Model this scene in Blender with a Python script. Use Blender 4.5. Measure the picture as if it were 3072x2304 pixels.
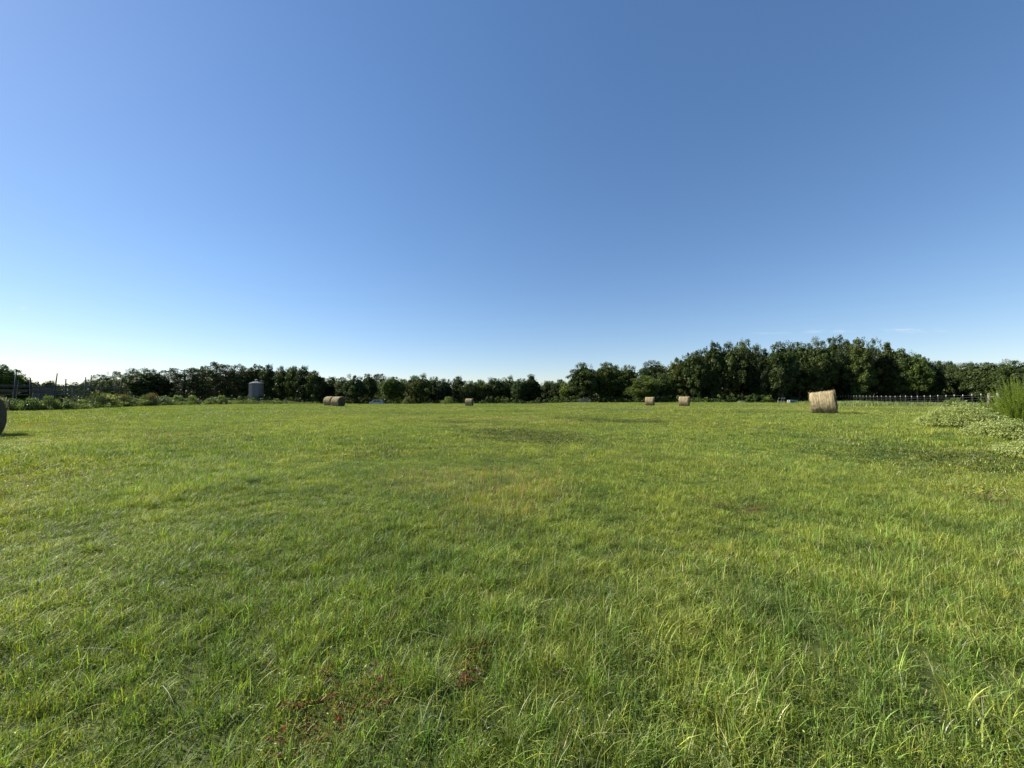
import bpy, math, random
import numpy as np
from mathutils import Vector, Matrix, Euler

for o in list(bpy.data.objects):
    bpy.data.objects.remove(o)
S = bpy.context.scene
COL = S.collection
R = math.radians
rng = np.random.default_rng(11)
random.seed(5)

# ------------------------------------------------------------------ camera
F = 1154.0            # focal length in photo pixels (3072 wide)
CAMZ = 1.45
PITCH = math.atan(43 / F)
cd = bpy.data.cameras.new("camera")
cd.sensor_width = 36
cd.lens = 36 * F / 3072
cd.clip_start = 0.05
cd.clip_end = 20000
cam = bpy.data.objects.new("camera", cd)
COL.objects.link(cam)
cam.location = (0, 0, CAMZ)
cam.rotation_euler = (R(90) + PITCH, 0, 0)
S.camera = cam

# ------------------------------------------------------------------ world and sun
SUN_EL, SUN_AZ = 38.0, -77.0        # azimuth from +Y, clockwise positive
w = bpy.data.worlds.new("World")
S.world = w
w.use_nodes = True
nt = w.node_tree
nt.nodes.clear()
N = nt.nodes.new
L = nt.links.new


def math_node(tree, op, a, b=None, clamp=False):
    n = tree.nodes.new("ShaderNodeMath")
    n.operation = op
    n.use_clamp = clamp
    for i, v in enumerate((a, b)):
        if v is None:
            continue
        if isinstance(v, (int, float)):
            n.inputs[i].default_value = v
        else:
            tree.links.new(v, n.inputs[i])
    return n.outputs[0]


sky = N("ShaderNodeTexSky")
sky.sky_type = 'NISHITA'
sky.sun_disc = False
sky.sun_elevation = R(SUN_EL)
sky.sun_rotation = R(SUN_AZ)
sky.altitude = 0
sky.air_density = 1.0
sky.dust_density = 0.15
sky.ozone_density = 1.6
hs = N("ShaderNodeHueSaturation")
hs.inputs['Saturation'].default_value = 1.24
gn = N("ShaderNodeMixRGB"); gn.blend_type = 'MULTIPLY'; gn.inputs[0].default_value = 1
gn.inputs[2].default_value = (.96, .985, 1.10, 1)
L(sky.outputs[0], gn.inputs[1])
gm = N("ShaderNodeGamma"); gm.inputs[1].default_value = .80
L(gn.outputs[0], gm.inputs[0])
L(gm.outputs[0], hs.inputs['Color'])
# a few faint far-off wisps of cloud, placed by direction in the sky
tc = N("ShaderNodeTexCoord")
sp = N("ShaderNodeSeparateXYZ")
L(tc.outputs['Generated'], sp.inputs[0])
ymax = math_node(nt, 'MAXIMUM', sp.outputs[1], 0.05)
U = math_node(nt, 'DIVIDE', sp.outputs[0], ymax)
V = math_node(nt, 'DIVIDE', sp.outputs[2], ymax)
cmb = N("ShaderNodeCombineXYZ")
L(math_node(nt, 'MULTIPLY', U, 14.0), cmb.inputs[0])
L(math_node(nt, 'MULTIPLY', V, 120.0), cmb.inputs[1])
cn = N("ShaderNodeTexNoise")
cn.inputs['Scale'].default_value = 1.6
cn.inputs['Detail'].default_value = 6
L(cmb.outputs[0], cn.inputs['Vector'])
cmask = math_node(nt, 'MULTIPLY', math_node(nt, 'SUBTRACT', cn.outputs[0], 0.45), 5.0, True)
tot = None
for (u0, v0, su, sv, k) in ((-1.279, 0.237, .013, .0032, 1.6), (.83, .175, .055, .0045, .45),
                            (.70, .171, .07, .003, .25), (1.03, .176, .045, .007, .5),
                            (1.12, .179, .022, .004, .5)):
    a = math_node(nt, 'POWER', math_node(nt, 'ABSOLUTE', math_node(nt, 'DIVIDE', math_node(nt, 'SUBTRACT', U, u0), su)), 2.0)
    b = math_node(nt, 'POWER', math_node(nt, 'ABSOLUTE', math_node(nt, 'DIVIDE', math_node(nt, 'SUBTRACT', V, v0), sv)), 2.0)
    m = math_node(nt, 'MULTIPLY', math_node(nt, 'SUBTRACT', 1.0, math_node(nt, 'MULTIPLY', math_node(nt, 'ADD', a, b), .5), True), k)
    tot = m if tot is None else math_node(nt, 'ADD', tot, m)
tot = math_node(nt, 'MULTIPLY', tot, cmask, True)
mx = N("ShaderNodeMixRGB")
L(tot, mx.inputs[0])
L(hs.outputs[0], mx.inputs[1])
mx.inputs[2].default_value = (4.3, 4.7, 5.0, 1)
bg = N("ShaderNodeBackground")
bg.inputs[1].default_value = 0.088
L(mx.outputs[0], bg.inputs[0])
out = N("ShaderNodeOutputWorld")
L(bg.outputs[0], out.inputs[0])

sd = bpy.data.lights.new("sun", 'SUN')
sd.energy = 5.0
sd.angle = R(0.55)
sd.color = (1.0, 0.93, 0.80)
sun = bpy.data.objects.new("sun", sd)
COL.objects.link(sun)
e, az = R(SUN_EL), R(SUN_AZ)
sdir = Vector((math.cos(e) * math.sin(az), math.cos(e) * math.cos(az), math.sin(e)))
sun.rotation_euler = sdir.to_track_quat('Z', 'Y').to_euler()

S.view_settings.view_transform = 'Standard'
S.view_settings.look = 'None'
S.view_settings.exposure = 1.12
S.view_settings.gamma = 1.0
S.render.engine = 'CYCLES'
S.cycles.max_bounces = 6
S.cycles.diffuse_bounces = 3
S.cycles.transmission_bounces = 4


# ------------------------------------------------------------------ helpers
def tag(o, label=None, cat=None, group=None, kind=None):
    if label: o["label"] = label
    if cat: o["category"] = cat
    if group: o["group"] = group
    if kind: o["kind"] = kind
    return o


def thing(name, loc, label, cat, group=None, rz=0):
    o = bpy.data.objects.new(name, None)
    o.empty_display_size = .3
    COL.objects.link(o)
    o.location = loc
    o.rotation_euler = (0, 0, rz)
    return tag(o, label, cat, group)


def link(name, me, parent=None):
    o = bpy.data.objects.new(name, me)
    COL.objects.link(o)
    if parent:
        o.parent = parent
    return o


def copy_tree(o, parent=None):
    c = o.copy()
    COL.objects.link(c)
    c.parent = parent
    for ch in list(o.children):
        copy_tree(ch, c)
    return c


def npmesh(name, verts, quads=None, tris=None, tint=None, mat=None, smooth=False):
    me = bpy.data.meshes.new(name)
    verts = np.asarray(verts, np.float32)
    quads = np.zeros((0, 4), int) if quads is None else np.asarray(quads)
    tris = np.zeros((0, 3), int) if tris is None else np.asarray(tris)
    me.vertices.add(len(verts))
    me.vertices.foreach_set("co", verts.ravel())
    nl = len(quads) * 4 + len(tris) * 3
    me.loops.add(nl)
    me.loops.foreach_set("vertex_index", np.concatenate([quads.ravel(), tris.ravel()]).astype(np.int32))
    me.polygons.add(len(quads) + len(tris))
    st = np.concatenate([np.arange(len(quads)) * 4, len(quads) * 4 + np.arange(len(tris)) * 3]).astype(np.int32)
    me.polygons.foreach_set("loop_start", st)
    if tint is not None:
        a = me.attributes.new("tint", 'FLOAT_COLOR', 'POINT')
        t = np.ones((len(verts), 4), np.float32)
        t[:, :3] = tint
        a.data.foreach_set("color", t.ravel())
    me.update(calc_edges=True)
    if smooth:
        me.polygons.foreach_set("use_smooth", np.ones(len(me.polygons), bool))
    if mat:
        me.materials.append(mat)
    return me


class MB:
    """collects boxes, tubes and lathes for one part"""
    def __init__(s):
        s.v = []; s.f = []

    def add(s, v, f):
        o = len(s.v)
        s.v += [tuple(p) for p in v]
        s.f += [tuple(i + o for i in q) for q in f]

    def box(s, c, d, rot=None):
        M = rot or Matrix.Identity(3)
        v = [Vector(c) + M @ Vector((x * d[0] / 2, y * d[1] / 2, z * d[2] / 2)) for x in (-1, 1) for y in (-1, 1) for z in (-1, 1)]
        s.add(v, [(0, 1, 3, 2), (4, 6, 7, 5), (0, 4, 5, 1), (2, 3, 7, 6), (0, 2, 6, 4), (1, 5, 7, 3)])

    def tube(s, pts, radii, n=8, cap=True):
        pts = [Vector(p) for p in pts]
        if isinstance(radii, (int, float)): radii = [radii] * len(pts)
        rings = []
        for i, p in enumerate(pts):
            d = (pts[min(i + 1, len(pts) - 1)] - pts[max(i - 1, 0)]).normalized()
            a = d.cross(Vector((0, 0, 1)) if abs(d.z) < .9 else Vector((1, 0, 0))).normalized()
            b = d.cross(a)
            rings.append([p + (a * math.cos(2 * math.pi * k / n) + b * math.sin(2 * math.pi * k / n)) * radii[i] for k in range(n)])
        v = [q for r in rings for q in r]
        f = []
        for i in range(len(pts) - 1):
            for k in range(n):
                f.append((i * n + k, i * n + (k + 1) % n, (i + 1) * n + (k + 1) % n, (i + 1) * n + k))
        if cap:
            f.append(tuple(range(n - 1, -1, -1)))
            f.append(tuple((len(pts) - 1) * n + k for k in range(n)))
        s.add(v, f)

    def lathe(s, prof, n=32):
        v = [(r * math.cos(2 * math.pi * k / n), r * math.sin(2 * math.pi * k / n), z) for r, z in prof for k in range(n)]
        f = []
        for i in range(len(prof) - 1):
            for k in range(n):
                f.append((i * n + k, i * n + (k + 1) % n, (i + 1) * n + (k + 1) % n, (i + 1) * n + k))
        s.add(v, f)

    def prism(s, poly, y0, y1):
        n = len(poly)
        v = [(x, y0, z) for x, z in poly] + [(x, y1, z) for x, z in poly]
        f = [(k, (k + 1) % n, n + (k + 1) % n, n + k) for k in range(n)]
        f += [tuple(range(n - 1, -1, -1)), tuple(range(n, 2 * n))]
        s.add(v, f)

    def build(s, name, mat, parent=None, smooth=False, bevel=0):
        me = bpy.data.meshes.new(name)
        me.from_pydata([tuple(p) for p in s.v], [], s.f)
        me.update()
        if smooth:
            me.polygons.foreach_set("use_smooth", [True] * len(me.polygons))
        me.materials.append(mat)
        o = link(name, me, parent)
        if bevel:
            b = o.modifiers.new("bevel", 'BEVEL'); b.width = bevel; b.segments = 2
        return o


def vnoise(x, y, sc, seed=0):
    x = np.asarray(x, float) / sc + 1000; y = np.asarray(y, float) / sc + 1000
    xi = np.floor(x).astype(np.int64); yi = np.floor(y).astype(np.int64)
    fx = x - xi; fy = y - yi
    fx = fx * fx * (3 - 2 * fx); fy = fy * fy * (3 - 2 * fy)

    def h(a, b):
        n = (a * 374761393 + b * 668265263 + seed * 1274126177) & 0x7fffffff
        n = ((n ^ (n >> 13)) * 1274126177) & 0x7fffffff
        return ((n ^ (n >> 16)) & 0xffff) / 65535.0
    return (h(xi, yi) * (1 - fx) + h(xi + 1, yi) * fx) * (1 - fy) + (h(xi, yi + 1) * (1 - fx) + h(xi + 1, yi + 1) * fx) * fy


def sstep(t):
    t = np.clip(t, 0, 1)
    return t * t * (3 - 2 * t)


def G(x, y):
    """terrain height"""
    x = np.asarray(x, float); y = np.asarray(y, float)
    g = .42 * sstep((x - 7) / 9) * sstep((y - 2) / 7)
    g = g + .32 * np.exp(-((x + 27) ** 2 + (y - 55) ** 2) / 160)
    g = g - .15 * np.exp(-((x - 24) ** 2 + (y - 60) ** 2) / 200) * 1.0
    g = g - .45 * sstep((y - 94) / 8) * sstep((75 - np.abs(x)) / 30)
    r = np.hypot(x, y)
    und = (vnoise(x, y, 3.1, 3) - .5) * .10 + (vnoise(x, y, 9, 4) - .5) * .14
    g = g + und * sstep(r / 6) * sstep((260 - r) / 100)
    return g


def PX(px, Z):
    return (px - 1536) / F * Z


def PZ(py, Z):
    return CAMZ + (1195 - py) / F * Z


def at(px, Z):
    x = PX(px, Z)
    return Vector((x, Z, float(G(x, Z))))


def ground_at(px, py):
    u = (px - 1536) / F; v = (1152 - py) / F
    d = Vector((u, math.cos(PITCH) - v * math.sin(PITCH), math.sin(PITCH) + v * math.cos(PITCH)))
    t = 1
    for _ in range(12):
        p = d * t
        t = (CAMZ - float(G(p.x, p.y))) / -d.z
    p = d * t
    return Vector((p.x, p.y, float(G(p.x, p.y))))


# ------------------------------------------------------------------ materials
def newmat(name):
    m = bpy.data.materials.new(name)
    m.use_nodes = True
    return m, m.node_tree, m.node_tree.nodes['Principled BSDF']


def simple(name, col, rough=.6, metal=0.0, var=.25, scale=6.0, bump=0.0, spec=.4):
    m, t, b = newmat(name)
    n = t.nodes.new("ShaderNodeTexNoise"); n.inputs['Scale'].default_value = scale; n.inputs['Detail'].default_value = 5
    tco = t.nodes.new("ShaderNodeTexCoord"); t.links.new(tco.outputs['Object'], n.inputs['Vector'])
    cr = t.nodes.new("ShaderNodeValToRGB")
    cr.color_ramp.elements[0].position = .3; cr.color_ramp.elements[1].position = .7
    cr.color_ramp.elements[0].color = (*[c * (1 - var) for c in col], 1)
    cr.color_ramp.elements[1].color = (*[min(1, c * (1 + var)) for c in col], 1)
    t.links.new(n.outputs[0], cr.inputs[0]); t.links.new(cr.outputs[0], b.inputs['Base Color'])
    b.inputs['Roughness'].default_value = rough
    b.inputs['Metallic'].default_value = metal
    b.inputs['Specular IOR Level'].default_value = spec
    if bump:
        bp = t.nodes.new("ShaderNodeBump"); bp.inputs['Strength'].default_value = bump; bp.inputs['Distance'].default_value = .02
        t.links.new(n.outputs[0], bp.inputs['Height']); t.links.new(bp.outputs[0], b.inputs['Normal'])
    return m


def leafmat(name, gain=(1, 1, 1), rough=.45, trans=.35, tcol=(1.25, 1.35, .45), spec=.4, patches=False, vary=False):
    """leaves and blades: per-leaf tint attribute, light passing through"""
    m, t, b = newmat(name)
    at_ = t.nodes.new("ShaderNodeAttribute"); at_.attribute_name = "tint"
    mul = t.nodes.new("ShaderNodeMixRGB"); mul.blend_type = 'MULTIPLY'; mul.inputs[0].default_value = 1
    t.links.new(at_.outputs['Color'], mul.inputs[1]); mul.inputs[2].default_value = (*gain, 1)
    col = mul.outputs[0]
    if vary:      # every tree its own shade of green
        oi = t.nodes.new("ShaderNodeObjectInfo")
        cr = t.nodes.new("ShaderNodeValToRGB")
        el = cr.color_ramp.elements
        el[0].position = 0; el[0].color = (.50, .60, .62, 1)
        el[1].position = 1; el[1].color = (1.0, .88, .72, 1)
        for ps, cc in ((.25, (.80, .80, .80)), (.5, (.62, .66, .62)), (.75, (.86, .95, .72))):
            e_ = cr.color_ramp.elements.new(ps); e_.color = (*cc, 1)
        t.links.new(oi.outputs['Random'], cr.inputs[0])
        mv = t.nodes.new("ShaderNodeMixRGB"); mv.blend_type = 'MULTIPLY'; mv.inputs[0].default_value = 1
        t.links.new(col, mv.inputs[1]); t.links.new(cr.outputs[0], mv.inputs[2]); col = mv.outputs[0]
    if patches:
        geo = t.nodes.new("ShaderNodeNewGeometry")
        mp = t.nodes.new("ShaderNodeMapping"); mp.inputs['Scale'].default_value = (1, 1, 0)
        t.links.new(geo.outputs['Position'], mp.inputs[0])
        for sc, c0, c1, p0, p1, det in ((.13, (.84, .89, .87), (1.12, 1.06, 1.02), .38, .62, 3),
                                        (1.3, (.68, .74, .76), (1.22, 1.14, 1.05), .35, .65, 4),
                                        (.09, (1, 1, 1), (1.24, .98, 1.0), .56, .74, 5)):
            n = t.nodes.new("ShaderNodeTexNoise"); n.inputs['Scale'].default_value = sc; n.inputs['Detail'].default_value = det
            t.links.new(mp.outputs[0], n.inputs['Vector'])
            cr = t.nodes.new("ShaderNodeValToRGB")
            cr.color_ramp.elements[0].position = p0; cr.color_ramp.elements[1].position = p1
            cr.color_ramp.elements[0].color = (*[c / 1.4 for c in c0], 1)
            cr.color_ramp.elements[1].color = (*[c / 1.4 for c in c1], 1)
            t.links.new(n.outputs[0], cr.inputs[0])
            mm = t.nodes.new("ShaderNodeMixRGB"); mm.blend_type = 'MULTIPLY'; mm.inputs[0].default_value = 1
            t.links.new(col, mm.inputs[1]); t.links.new(cr.outputs[0], mm.inputs[2])
            g = t.nodes.new("ShaderNodeMixRGB"); g.blend_type = 'MULTIPLY'; g.inputs[0].default_value = 1
            g.inputs[2].default_value = (1.4, 1.4, 1.4, 1)
            t.links.new(mm.outputs[0], g.inputs[1]); col = g.outputs[0]
    t.links.new(col, b.inputs['Base Color'])
    b.inputs['Roughness'].default_value = rough
    b.inputs['Specular IOR Level'].default_value = spec
    tr = t.nodes.new("ShaderNodeBsdfTranslucent")
    tm = t.nodes.new("ShaderNodeMixRGB"); tm.blend_type = 'MULTIPLY'; tm.inputs[0].default_value = 1
    tm.inputs[2].default_value = (*tcol, 1)
    t.links.new(col, tm.inputs[1]); t.links.new(tm.outputs[0], tr.inputs[0])
    ms = t.nodes.new("ShaderNodeMixShader"); ms.inputs[0].default_value = trans
    o = t.nodes['Material Output']
    t.links.new(b.outputs[0], ms.inputs[1]); t.links.new(tr.outputs[0], ms.inputs[2]); t.links.new(ms.outputs[0], o.inputs[0])
    return m


M = {}
M['grass'] = leafmat("grass_blade", rough=.5, trans=.32, spec=.25, patches=True)
M['leaf'] = leafmat("tree_leaf", gain=(1.04, 1.0, .86), rough=.55, trans=.22, spec=.2, vary=True)
M['brush'] = leafmat("brush_leaf", rough=.5, trans=.35, spec=.3)
M['fennel'] = leafmat("feathery_leaf", rough=.5, trans=.45, spec=.2)
M['bark'] = simple("bark", (.07, .055, .042), .9, scale=3)
M['stem'] = simple("green_stem", (.11, .12, .04), .7)
M['steel'] = simple("galvanised_steel", (.13, .133, .145), .65, .05, var=.15, scale=3)
M['palesteel'] = simple('pale_weathered_steel', (.30, .30, .30), .6)
M['dullwhite'] = simple('dull_white_paint', (.24, .25, .26), .6, var=.1)
M['darksteel'] = simple("weathered_dark_pipe", (.035, .035, .04), .6, .3)
M['rail'] = simple("weathered_rail", (.06, .055, .05), .7)
M['wood'] = simple("weathered_wood", (.15, .13, .11), .85, scale=9, bump=.4)
M['darkwood'] = simple("dark_post_wood", (.09, .08, .075), .85, scale=9)
M['tpost'] = simple("green_steel_post", (.07, .09, .07), .6, .2)
M['white'] = simple("white_paint", (.48, .48, .46), .5, var=.04)
M['wire'] = simple("fence_wire", (.30, .30, .30), .45, .6)
M['sheet'] = simple("dark_metal_sheet", (.038, .038, .042), .6, .1, var=.15)
M['carpaint'] = simple("silver_car_paint", (.27, .29, .34), .35, .0, var=.03)
M['glass'] = simple("dark_window_glass", (.02, .025, .035), .08, var=.05)
M['tyre'] = simple("tyre_rubber", (.02, .02, .02), .8)
M['teal'] = simple("teal_paint", (.03, .14, .17), .5)
M['straw'] = leafmat("straw", rough=.7, trans=.15, tcol=(1, 1, 1), spec=.2)


def bale_mat(end=False):
    m, t, b = newmat("hay_end" if end else "hay_net_wrap")
    tco = t.nodes.new("ShaderNodeTexCoord")
    mp = t.nodes.new("ShaderNodeMapping")
    t.links.new(tco.outputs['Object'], mp.inputs[0])
    n2 = t.nodes.new("ShaderNodeTexNoise"); n2.inputs['Scale'].default_value = 3.0; n2.inputs['Detail'].default_value = 8
    n2.inputs['Roughness'].default_value = .75
    t.links.new(tco.outputs['Object'], n2.inputs['Vector'])
    if end:
        # coiled hay seen from the end, shade put into its darkened colour
        wv = t.nodes.new("ShaderNodeTexWave"); wv.wave_type = 'RINGS'; wv.rings_direction = 'X'
        wv.inputs['Scale'].default_value = 4.5; wv.inputs['Distortion'].default_value = 14; wv.inputs['Detail'].default_value = 4
        t.links.new(tco.outputs['Object'], wv.inputs['Vector']); src = wv.outputs['Fac']
        c0, c1 = (.045, .038, .022), (.09, .072, .04)
    else:
        # bands running round the bale, straw lines broken along them
        mp.inputs['Scale'].default_value = (22, 2.2, 2.2)
        n = t.nodes.new("ShaderNodeTexNoise"); n.inputs['Scale'].default_value = 1.0; n.inputs['Detail'].default_value = 4
        t.links.new(mp.outputs[0], n.inputs['Vector']); src = n.outputs[0]
        c0, c1 = (.105, .08, .042), (.43, .355, .205)
    ad = t.nodes.new("ShaderNodeMath"); ad.operation = 'ADD'
    h = t.nodes.new("ShaderNodeMath"); h.operation = 'MULTIPLY'; h.inputs[1].default_value = .3 if end else .55
    h2 = t.nodes.new("ShaderNodeMath"); h2.operation = 'MULTIPLY'; h2.inputs[1].default_value = .7 if end else .45
    t.links.new(src, h.inputs[0]); t.links.new(n2.outputs[0], h2.inputs[0])
    t.links.new(h.outputs[0], ad.inputs[0]); t.links.new(h2.outputs[0], ad.inputs[1])
    cr = t.nodes.new("ShaderNodeValToRGB")
    cr.color_ramp.elements[0].position = .36; cr.color_ramp.elements[1].position = .66
    cr.color_ramp.elements[0].color = (*c0, 1); cr.color_ramp.elements[1].color = (*c1, 1)
    t.links.new(ad.outputs[0], cr.inputs[0]); t.links.new(cr.outputs[0], b.inputs['Base Color'])
    bp = t.nodes.new("ShaderNodeBump"); bp.inputs['Strength'].default_value = .9; bp.inputs['Distance'].default_value = .05
    t.links.new(ad.outputs[0], bp.inputs['Height']); t.links.new(bp.outputs[0], b.inputs['Normal'])
    b.inputs['Roughness'].default_value = .85; b.inputs['Specular IOR Level'].default_value = .2
    return m


M['bale_side'] = bale_mat(False)
M['bale_end'] = bale_mat(True)

# ------------------------------------------------------------------ ground and far setting
def soil_mat():
    m, t, b = newmat("thatch_and_soil")
    geo = t.nodes.new("ShaderNodeNewGeometry")
    n = t.nodes.new("ShaderNodeTexNoise"); n.inputs['Scale'].default_value = .35; n.inputs['Detail'].default_value = 9
    n2 = t.nodes.new("ShaderNodeTexNoise"); n2.inputs['Scale'].default_value = 14; n2.inputs['Detail'].default_value = 6
    for q in (n, n2): t.links.new(geo.outputs['Position'], q.inputs['Vector'])
    cr = t.nodes.new("ShaderNodeValToRGB")
    cr.color_ramp.elements[0].position = .35; cr.color_ramp.elements[1].position = .65
    cr.color_ramp.elements[0].color = (.045, .060, .018, 1); cr.color_ramp.elements[1].color = (.10, .12, .038, 1)
    mixn = t.nodes.new("ShaderNodeMixRGB"); mixn.inputs[0].default_value = .5
    t.links.new(n.outputs[0], mixn.inputs[1]); t.links.new(n2.outputs[0], mixn.inputs[2])
    t.links.new(mixn.outputs[0], cr.inputs[0]); t.links.new(cr.outputs[0], b.inputs['Base Color'])
    b.inputs['Roughness'].default_value = .95; b.inputs['Specular IOR Level'].default_value = .1
    return m


t_ = np.linspace(-1, 1, 461)
ax = np.sign(t_) * (np.sinh(np.abs(t_) * 6.2) / np.sinh(6.2)) * 5000 + t_ * 60
gx, gy = np.meshgrid(ax, ax, indexing='ij')
gz = G(gx, gy)
n_ = len(ax)
idx = np.arange(n_ * n_).reshape(n_, n_)
qd = np.stack([idx[:-1, :-1], idx[1:, :-1], idx[1:, 1:], idx[:-1, 1:]], -1).reshape(-1, 4)
ground = link("ground", npmesh("ground", np.stack([gx, gy, gz], -1).reshape(-1, 3), qd, mat=soil_mat(), smooth=True))
tag(ground, kind="structure")


# ------------------------------------------------------------------ grass
def blades(n, rad, h0, h1, w0, w1, lean, seg, pal, pw, gauss=True, clump=.0, clump_r=.05, ncl=12, pos=None):
    """tapering curved blades; returns verts, quads, tris, tint"""
    if pos is not None:
        px, py = pos
    else:
        a = rng.uniform(0, 2 * np.pi, n)
        r = rad * (np.sqrt(rng.uniform(0, 1, n)) if not gauss else np.minimum(np.abs(rng.normal(0, .62, n)), 1.6))
        px, py = r * np.cos(a), r * np.sin(a)
        k = rng.uniform(0, 1, n) < clump
        ci = rng.integers(0, ncl, n)
        ca = rng.uniform(0, 2 * np.pi, ncl); cr_ = rad * np.sqrt(rng.uniform(0, 1, ncl))
        px = np.where(k, cr_[ci] * np.cos(ca[ci]) + rng.normal(0, clump_r, n), px)
        py = np.where(k, cr_[ci] * np.sin(ca[ci]) + rng.normal(0, clump_r, n), py)
    h = rng.uniform(h0, h1, n) * rng.uniform(.7, 1.15, n)
    if pos is None and clump: h = h * np.where(k, 1.45, .7) * np.where(k, rng.uniform(.6, 1.3, ncl)[ci], 1)
    wd = rng.uniform(w0, w1, n)
    la = rng.uniform(0, 2 * np.pi, n)
    ln = np.abs(rng.normal(lean, lean * .6, n))
    fa = la + np.pi / 2 + rng.normal(0, .5, n)
    dx, dy = np.cos(fa), np.sin(fa)
    ts = np.linspace(0, 1, seg + 1)
    V_ = []
    for t in ts[:-1]:
        ox = px + np.cos(la) * ln * h * t ** 1.8
        oy = py + np.sin(la) * ln * h * t ** 1.8
        z = h * (t - .32 * np.minimum(ln, 1.6) * t ** 2.4)
        ww = wd * (1 - .55 * t ** 2) / 2
        V_.append(np.stack([ox - dx * ww, oy - dy * ww, z], -1))
        V_.append(np.stack([ox + dx * ww, oy + dy * ww, z], -1))
    V_.append(np.stack([px + np.cos(la) * ln * h, py + np.sin(la) * ln * h, h * (1 - .32 * np.minimum(ln, 1.6))], -1))
    nv = 2 * seg + 1
    verts = np.stack(V_, 1)
    base = np.arange(n)[:, None] * nv
    quads = np.concatenate([base + np.array([[2 * i, 2 * i + 1, 2 * i + 3, 2 * i + 2]]) for i in range(seg - 1)]) if seg > 1 else np.zeros((0, 4), int)
    tris = base + np.array([[2 * seg - 2, 2 * seg - 1, 2 * seg]])
    pal = np.array(pal)
    ci = rng.choice(len(pal), n, p=np.array(pw) / sum(pw))
    c = pal[ci] * rng.uniform(.5, 1.45, (n, 1)) * rng.uniform(.9, 1.1, (n, 3))
    if pos is None and clump:
        ctn = rng.uniform(.6, 1.35, (ncl, 1)) * np.concatenate([rng.uniform(.85, 1.25, (ncl, 1)), np.ones((ncl, 2))], 1)
        c = np.where(k[:, None], c * ctn[ci], c)
    tint = np.repeat(c, nv, 0)
    return verts.reshape(-1, 3), quads, tris, tint


def leaves(c, nrm, size, tint, aspect=.6):
    """flat rhombic leaves"""
    n = len(c)
    nrm = nrm / np.maximum(np.linalg.norm(nrm, axis=1, keepdims=True), 1e-6)
    a = np.cross(nrm, rng.normal(0, 1, (n, 3)))
    a /= np.maximum(np.linalg.norm(a, axis=1, keepdims=True), 1e-6)
    b = np.cross(nrm, a)
    s = np.asarray(size).reshape(-1, 1)
    v = np.stack([c - a * s * .5, c + b * s * .5 * aspect + nrm * s * .08, c + a * s * .5, c - b * s * .5 * aspect + nrm * s * .08], 1)
    q = np.arange(n)[:, None] * 4 + np.arange(4)[None]
    return v.reshape(-1, 3), q, np.zeros((0, 3), int), np.repeat(tint, 4, 0)


def merge(parts):
    vs, qs, ts, cs = [], [], [], []
    o = 0
    for v, q, t, c in parts:
        vs.append(v); qs.append(q + o); ts.append(t + o); cs.append(c)
        o += len(v)
    return np.concatenate(vs), np.concatenate(qs), np.concatenate(ts), np.concatenate(cs)


GR = (.206, .280, .047); GR2 = (.285, .360, .076); GR3 = (.098, .140, .026); YG = (.38, .41, .088)
DRY = (.42, .36, .19); PALE = (.48, .50, .33); BRN = (.20, .13, .06); RUST = (.26, .15, .07)


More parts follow.
